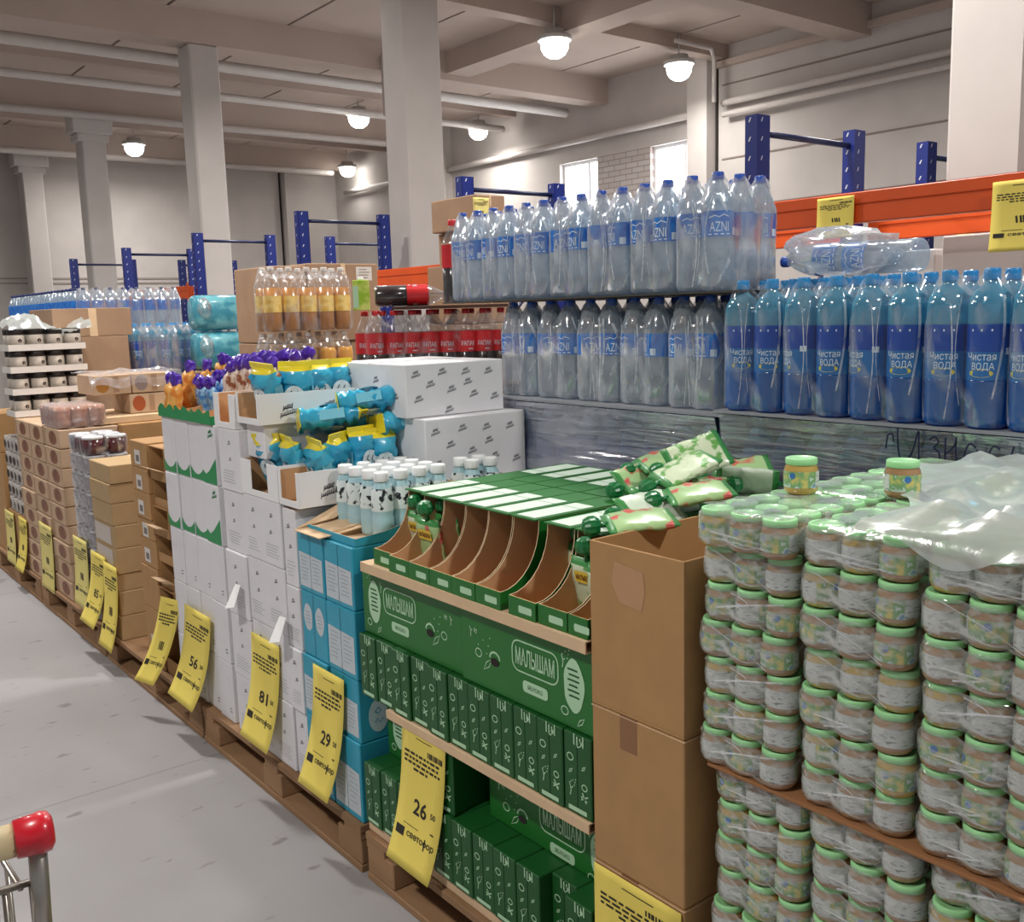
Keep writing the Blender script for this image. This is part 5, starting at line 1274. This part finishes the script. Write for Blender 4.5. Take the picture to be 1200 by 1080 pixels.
# things lying on the cola pack
tr = MB(); tr.box(-.04, .44, -.06, .16, 0, .012); o = tr.build('cardboard_tray', mat('dark_tray', (84, 56, 46), .8)); o.location = (gx + .1, 3.565, 1.6178); o.rotation_euler = (0, 0, -.5065); tag(o, 'dark flat tray lying on the cola bottles', 'tray')
for k in range(2):
    o = CO.put((gx + .02 + .06 * k, 3.655 + .08 * k, 1.676), (0, PI / 2, -.5065), 'cola bottle lying on the dark tray, %s one' % ('front', 'rear')[k], 'cola bottles lying on the tray')
CO.put((2.215, 3.135, 1.631), (0, 0, PI / 2 + .3), 'cola bottle standing alone at the left end of the clear water tier', 'single cola bottle')
def juice():
    t = thing('juice_carton', 'small green drink carton standing on the cola pack', 'carton', (2.11, 3.66, 1.6185), (0, 0, -.5))
    MB().box(-.034, .034, -.024, .024, 0, .124).build('body', mat('lime_carton', (150, 190, 44), .4, rgb2=(206, 218, 110), scale=22), t, bevel=.002)
    MB().lathe([(.011, .124), (.011, .136)], 12).build('cap', CAPW, t); MB().box(-.0345, -.012, -.0246, -.0238, .01, .1).build('side_print', PALEG, t)
juice()
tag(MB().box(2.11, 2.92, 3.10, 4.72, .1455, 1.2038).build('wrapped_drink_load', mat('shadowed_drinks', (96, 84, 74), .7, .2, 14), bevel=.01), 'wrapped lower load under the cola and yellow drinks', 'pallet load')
tag(MB().box(2.11, 2.70, 3.26, 3.80, 1.2045, 1.2990).build('cardboard_tray', CARD, bevel=.003), 'brown cardboard layer under the cola pack', 'cardboard sheet')
p = pallet(1.62, .8, .144, 'wooden pallet under the cola and yellow drinks'); p.location = (2.115, 3.1, 0)

# brown boxes behind the drinks and by the rack
def rack_box(label, x0, x1, y0, y1, z0, z1, label_at=None, group='large brown boxes behind the drinks'):
    t = thing('cardboard_box', label, 'box', (x0, y0, z0), group=group)
    MB().box(0, x1 - x0, 0, y1 - y0, 0, z1 - z0 - .002).build('body', CB2, t, bevel=.006, seg=2)
    MB().box((x1 - x0) * .47, (x1 - x0) * .53, -.0008, y1 - y0 + .0008, z1 - z0 - .06, z1 - z0 - .0012).build('tape', CARDL, t)
    if label_at:
        pm = MB(); fn = near(-.0012, 0, 0); a, b = label_at
        pm.poly([(a, b), (a + .1, b), (a + .1, b + .075), (a, b + .075)], fn); lines(pm, a + .05, b + .06, .08, 4, .015, near(-.0018, 0, 0), 1, .004); pm.build('label_sheet', [STK, STKI], t)
rack_box('large brown box, lower left of the group behind the drinks', 2.30, 2.75, 4.92, 5.4, .9, 1.46); rack_box('large brown box, upper left of the group behind the drinks', 2.30, 2.50, 4.92, 5.4, 1.4605, 1.87)
rack_box('large brown box with a white label sheet behind the yellow drinks', 2.51, 2.95, 4.92, 5.4, 1.4605, 1.885, (.30, .33))
rack_box('long brown box under the labelled box behind the drinks', 2.76, 2.95, 4.93, 5.42, .9, 1.4598)
rack_box('base brown box under the group behind the drinks', 2.30, 2.95, 4.92, 5.42, .0, .899)
for (a, z0, z1, lb) in ((3.10, 1.845, 2.02, 'upper beige box of the stack left of the clear water'), (3.02, 1.70, 1.8445, 'middle beige box of the stack left of the clear water'), (3.02, 1.54, 1.6995, 'lower beige box of the stack left of the clear water')):
    rack_box(lb, a, 3.27, 4.12, 4.52, z0, z1, group='beige boxes stacked left of the clear water')
rack_box('top beige box with a yellow tag left of the clear water', 3.06, 3.25, 4.12, 4.52, 2.021, 2.19, group='beige boxes stacked left of the clear water')
rack_box('beige box at the base of the stack left of the clear water', 3.02, 3.27, 4.12, 4.52, .0, 1.539, group='beige boxes stacked left of the clear water')
# boxes stored in the right rack
def store(label, x0, x1, y0, y1, z0, z1, m_, cat='box'):
    t = thing('stored_box', label, cat, (x0, y0, z0)); MB().box(0, x1 - x0, 0, y1 - y0, 0, z1 - z0).build('body', m_, t, bevel=.006)
    MB().box(-.001, .004, .004, y1 - y0 - .004, (z1 - z0) * .30, (z1 - z0) * .62).build('band', mat('taupe_band', (150, 130, 122), .7), t)
store('white box with a taupe band stored under the orange beams', 3.75, 4.3, 1.0, 2.02, 0, 1.84, mat('pale_stored_box', (206, 196, 190), .7, .03, 4))
store('white box stored under the rear orange beam by the rack frames', 3.85, 4.3, 2.10, 2.62, 0, 1.80, mat('white_stored_box', (222, 218, 216), .7, .03, 4))

# far water packs
FWB = [None]
def far_bottle():
    t = thing('water_bottle', 'x', 'bottle'); r = .0445
    MB().lathe([(.036, 0), (.042, .004), (r, .014), (r, .222), (.034, .258), (.0145, .292), (.0138, .303)], 12).build('bottle', WATER, t); MB().lathe([(r + .0006, .14), (r + .0006, .222)], 12, caps=False).build('label', AZL, t)
    MB().lathe([(.0152, .300), (.0158, .318), (0, .3213)], 10).build('cap', mat('dark_blue_cap', (30, 44, 96), .4), t); return t
FB2 = Proto(far_bottle())
for k in range(8): FB2.put((2.21 + .1 * k, 8.05, 1.545), (0, 0, rnd(2)), 'far water bottle on the upper tier facing down the hall, %s from the left' % ORD[k], 'far water bottles of the upper tier')
for k in range(20): FB2.put((2.18, 8.17 + .11 * k, 1.545), (0, 0, rnd(2)), 'far water bottle on the aisle side of the upper tier, %s row back' % ORD[k], 'far water bottles of the upper tier')
for k in range(7): 
    for j in range(2): BB.put((2.21 + .097 * k, 6.92 + .097 * j, 1.238), (0, 0, PI / 2 + rnd(.5)), 'tall blue water bottle of the far wrapped pack, %s row, %s from the left' % (('front', 'back')[j], ORD[k]), 'tall blue bottles of the far pack')
f = film_mb(7, 2, .097, .097, .0475, [(.003, .004), (.02, 0), (.22, 0), (.255, .001), (.27, .005)], jit=.003, s=.2, drape=(.3455, .03), seed=61).build('pack_film', FILM); f.location = (2.21, 6.92, 1.2375); tag(f, 'clear film round the far pack of tall blue bottles', 'pack film')
f = film_mb(8, 2, .1, .12, .047, [(.003, .004), (.02, 0), (.2, 0), (.225, .001), (.24, .006)], jit=.003, s=.2, drape=(.3235, .03), seed=63).build('pack_film', FILM); f.location = (2.21, 8.05, 1.5445); tag(f, 'clear film round the far upper water packs', 'pack film')
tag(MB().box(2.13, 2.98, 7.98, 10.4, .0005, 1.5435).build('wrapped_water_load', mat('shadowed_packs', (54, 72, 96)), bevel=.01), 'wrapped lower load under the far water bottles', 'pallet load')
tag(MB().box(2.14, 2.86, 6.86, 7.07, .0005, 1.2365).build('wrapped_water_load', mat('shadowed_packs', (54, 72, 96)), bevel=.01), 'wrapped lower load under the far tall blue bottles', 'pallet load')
TW = mat('teal_wrapped_pack', (60, 140, 160), .3, rgb2=(110, 180, 190), scale=12, coat=.4)
for (z0, z1, lb) in ((1.52, 1.765, 'teal film wrapped pack on top beside the brown boxes'), (1.25, 1.515, 'teal film wrapped pack below the top one beside the brown boxes')):
    t = thing('wrapped_roll_pack', lb, 'pack', (2.545, 6.62, z0)); b = MB(); h = z1 - z0
    vs = []; n_ = 16
    for x, s in ((0, .86), (.02, 1), (.16, 1.02), (.31, 1), (.33, .86)):
        for k in range(n_): a = 2 * PI * k / n_; vs.append((x, .1 + .1 * s * abs(math.cos(a)) ** .6 * (1 if math.cos(a) > 0 else -1), h / 2 + h / 2 * s * .98 * abs(math.sin(a)) ** .6 * (1 if math.sin(a) > 0 else -1)))
    b.add(vs, [(i * n_ + k, i * n_ + (k + 1) % n_, (i + 1) * n_ + (k + 1) % n_, (i + 1) * n_ + k) for i in range(4) for k in range(n_)] + [tuple(range(n_))[::-1], tuple(4 * n_ + k for k in range(n_))], 0, True)
    b.build('pack', TW, t); crumple('x', 'x', .05, .02, h * .3, .05, .04, h * .3, TFILM, 4).parent = t
    for c in t.children:
        if c.name.startswith('x'):
            c.name = 'loose_film'
            for kk in ('label', 'category'): del c[kk]
tag(MB().box(2.5, 2.9, 6.63, 6.83, .0005, 1.249).build('brown_carton', CB2, bevel=.005), 'brown carton under the teal film wrapped packs', 'carton')

# ================================================================== PRICE TAGS
def bend(W, H, curl, sk):
    def fm(a, b):      # a across, b from -H/2 .. H/2 ; hangs from the top edge, foot curls out to the aisle
        u = (H / 2 - b) / H; x = -.004 - curl * u ** 2.6; return (x, -a + sk * u, -u * H * (1 - .12 * curl * u / .1))
    return fm
PR = mat('black_print', (40, 34, 26), .7)
def price_tag(label, y0, y1, z, H, price=None, curl=.07, sk=.03, m_=TAGY, x=1.288, cents='50', detail=True, rot=0):
    """y0 > y1, the tag's edges along the aisle; z = top"""
    W = y0 - y1
    t = thing('price_tag', label, 'price tag', (x, (y0 + y1) / 2, z), (0, 0, rot), group='yellow price tags along the pallet row')
    fm = bend(W, H, curl * .7, max(0, sk - .028)); mb = MB(); vs = []; n_, k_ = 16, 5
    for i in range(n_ + 1):
        for j in range(k_ + 1): vs.append(fm(-W / 2 + W * j / k_, H / 2 - H * i / n_))
    mb.add(vs, [(i * (k_ + 1) + j, (i + 1) * (k_ + 1) + j, (i + 1) * (k_ + 1) + j + 1, i * (k_ + 1) + j + 1) for i in range(n_) for j in range(k_)], 0, True)
    s_ = mb.build('sheet', m_, t); sm = s_.modifiers.new('thickness', 'SOLIDIFY'); sm.thickness = .0006; sm.offset = 0
    f2 = lambda a, b: (lambda p: (p[0] - .0012, p[1], p[2] + .0002))(fm(a, b))
    p = MB(); q = random.Random(int(y0 * 100))
    # small printed lines, bar code, price, shop name
    p.stroke([(-W * .16, H * .43), (W * .02, H * .428), (W * .2, H * .43)], .0022, f2)
    for k in range(9): p.stroke([(W * .12 + k * W * .038, H * .375), (W * .12 + k * W * .038, H * .335)], W * .016 * (1 + k % 3 * .5), f2)
    for l in range(4):
        a = -W * .42 + (l == 3) * W * .22; e = W * .42 - q.random() * W * .12 - (l == 3) * W * .2
        while a < e:
            w = W * q.uniform(.04, .12); p.stroke([(a, H * (.31 - l * .035)), (min(a + w, e), H * (.31 - l * .035))], H * .017, f2); a += w + W * .025
    if price:
        p.text(price, W * .02, -H * .05, H * .115, f2, 0, W * .30 * len(price) / 2); p.text(cents, W * .31, -H * .05, H * .042, f2, 0, W * .11)
    else:
        for a in (-.07, .0, .05, .11): p.stroke([(W * a, -H * .0), (W * (a + .02), -H * .1)], W * .035, f2)
    p.stroke([(-W * .3, -H * .2), (0, -H * .2), (W * .05, -H * .2)], .0018, f2); p.stroke([(W * .3, -H * .17), (W * .38, -H * .17)], .004, f2)
    p.poly([(-W * .44, -H * .3), (-W * .25, -H * .3), (-W * .25, -H * .235), (-W * .44, -H * .235)], f2)
    p.text('светооор', W * .12, -H * .268, H * .05, f2, 0, W * .62); p.stroke([(W * .222, -H * .228), (W * .222, -H * .308)], W * .024, f2)
    p.build('price_print', PR, t)
    return t
price_tag('yellow price tag reading 26 on the green cartons', 2.125, 1.925, .545, .40, '26', .075, .055)
price_tag('yellow price tag reading 29 on the teal cartons', 2.625, 2.435, .565, .40, '29', .085, .06)
price_tag('yellow price tag reading 81 on the white cartons', 3.075, 2.86, .555, .385, '81', .075, .06)
price_tag('yellow price tag reading 56 on the wave cartons', 3.70, 3.44, .515, .40, '56', .10, .10)
price_tag('narrow curled yellow price tag left of the tag reading 56', 3.925, 3.79, .50, .39, None, .10, .16, rot=.25)
price_tag('yellow price tag reading 85, left one of the overlapping pair', 4.93, 4.70, .515, .38, '85', .09, .10, x=1.283)
price_tag('yellow price tag, right one of the overlapping pair', 4.72, 4.52, .50, .42, None, .07, .05, x=1.278)
price_tag('yellow price tag hanging on the film wrapped tubs', 5.26, 5.02, .535, .36, None, .03, .03, TAGP)
price_tag('pale yellow price tag hanging on the round picture boxes', 5.97, 5.70, .50, .38, None, .02, .03, TAGP)
price_tag('bright yellow price tag farther left, curled at the foot', 6.48, 6.28, .455, .34, None, .06, .05)
price_tag('pale yellow price tag at the left edge of the aisle row', 6.86, 6.62, .445, .34, None, .02, .03, TAGP)
price_tag('large yellow price tag on the lowest brown box beside the jars', 1.389, 1.152, .474, .30, None, .004, .0, x=1.2865)
price_tag('yellow tag hanging on the orange beam above the crumpled film', 2.40, 2.235, 2.005, .16, None, .01, .0, TAGY, x=RX0 - .115)
price_tag('yellow tag hanging on the orange beam at the right edge', 1.70, 1.50, 1.99, .24, None, .02, .0, TAGY, x=RX0 - .115)
price_tag('small yellow tag on the beige boxes left of the clear water', 3.9, 3.8, 2.15, .13, None, .004, .0, TAGP, x=3.0)
price_tag('small yellow tag behind the rack upright under the orange beam', 2.28, 2.20, 1.88, .14, None, .004, .0, TAGP, x=RX1 + .03)
price_tag('small yellow tag under the rear orange beam', 2.02, 1.95, 1.85, .14, None, .004, .0, TAGP, x=RX1 + .03)
lp = [o for o in COL.objects if o.get('label') == 'small yellow tag on the beige boxes left of the clear water'][0]
lp.location = (3.09, 4.116, 2.17); lp.rotation_euler = (0, 0, PI / 2)

# ================================================================== TROLLEY
CHR = mat('worn_chrome', (176, 170, 162), .28, metal=.9); t = thing('shopping_trolley', 'shopping trolley with a red capped cream handle at the lower left edge', 'trolley', (0, 0, 0))
Hx, Hy, Hz = .20, 1.02, 1.098
hd = Vector((-1, .10, -.012)).normalized(); e = Vector((Hx, Hy, Hz))
MB().tube([e + hd * .029, e + hd * .56], .0165, 16).build('handle', mat('cream_handle', (206, 190, 150), .45), t)
c = MB(); c.tube([e + hd * -.004, e + hd * .0, e + hd * .008, e + hd * .011, e + hd * .031], .021, 20, radii=[.014, .0195, .0212, .0202, .019]); c.build('handle_cap', mat('red_plastic_cap', (196, 22, 40), .3, coat=.4), t)
c = MB(); c.tube([e + hd * .55, e + hd * .60, e + hd * .604], .021, 20, radii=[.020, .0215, .014]); c.build('handle_cap', mat('red_plastic_cap', (196, 22, 40)), t)
for s, nm in ((.012, 'upright'), (.56, 'upright')):
    a = e + hd * s; MB().tube([a + Vector((0, 0, -.018)), a + Vector((0, .012, -.10)), a + Vector((0, .03, -.38)), a + Vector((0, .05, -.92))], .009, 10).build('upright', CHR, t)
    f0 = a + Vector((0, .05, -.92)); MB().tube([f0, f0 + Vector((0, -.05, -.02)), f0 + Vector((0, .65, .0))], .009, 8).build('chassis_rail', CHR, t)
bk = MB()
for k in range(22):
    a = e + hd * (.018 + k * .0245); bk.tube([a + Vector((0, .015, -.055)), a + Vector((0, .03, -.42))], .0032, 6)
for z in (-.055, -.14, -.23, -.32, -.42): bk.tube([e + hd * .02 + Vector((0, .012, z)), e + hd * .56 + Vector((0, .012, z))], .0038, 6)
for s in (.028, .545):
    for z in (-.06, -.20, -.34): bk.tube([e + hd * s + Vector((0, .015, z)), e + hd * s + Vector((0, .40, z + .02 if z < -.1 else z - .03)), e + hd * s + Vector((0, .80, z + .04 if z < -.1 else z - .05))], .0036, 6)
    for k in range(8): bk.tube([e + hd * s + Vector((0, .08 + k * .1, -.065 - k * .003)), e + hd * s + Vector((0, .08 + k * .1, -.40 + k * .012))], .003, 6)
bk.build('wire_basket', CHR, t)
for s in (.03, .54):
    for y in (.0, .64):
        w_ = e + hd * s + Vector((0, .05 + y, 0)); w = MB(); w.tube([(w_.x - .012, w_.y, .06), (w_.x + .012, w_.y, .06)], .0595, 20); wo = w.build('wheel', mat('grey_rubber', (70, 70, 72), .7), t)
        MB().tube([(w_.x, w_.y, .055), (w_.x, w_.y + .0, .155)], .012, 8).build('castor_fork', CHR, t)
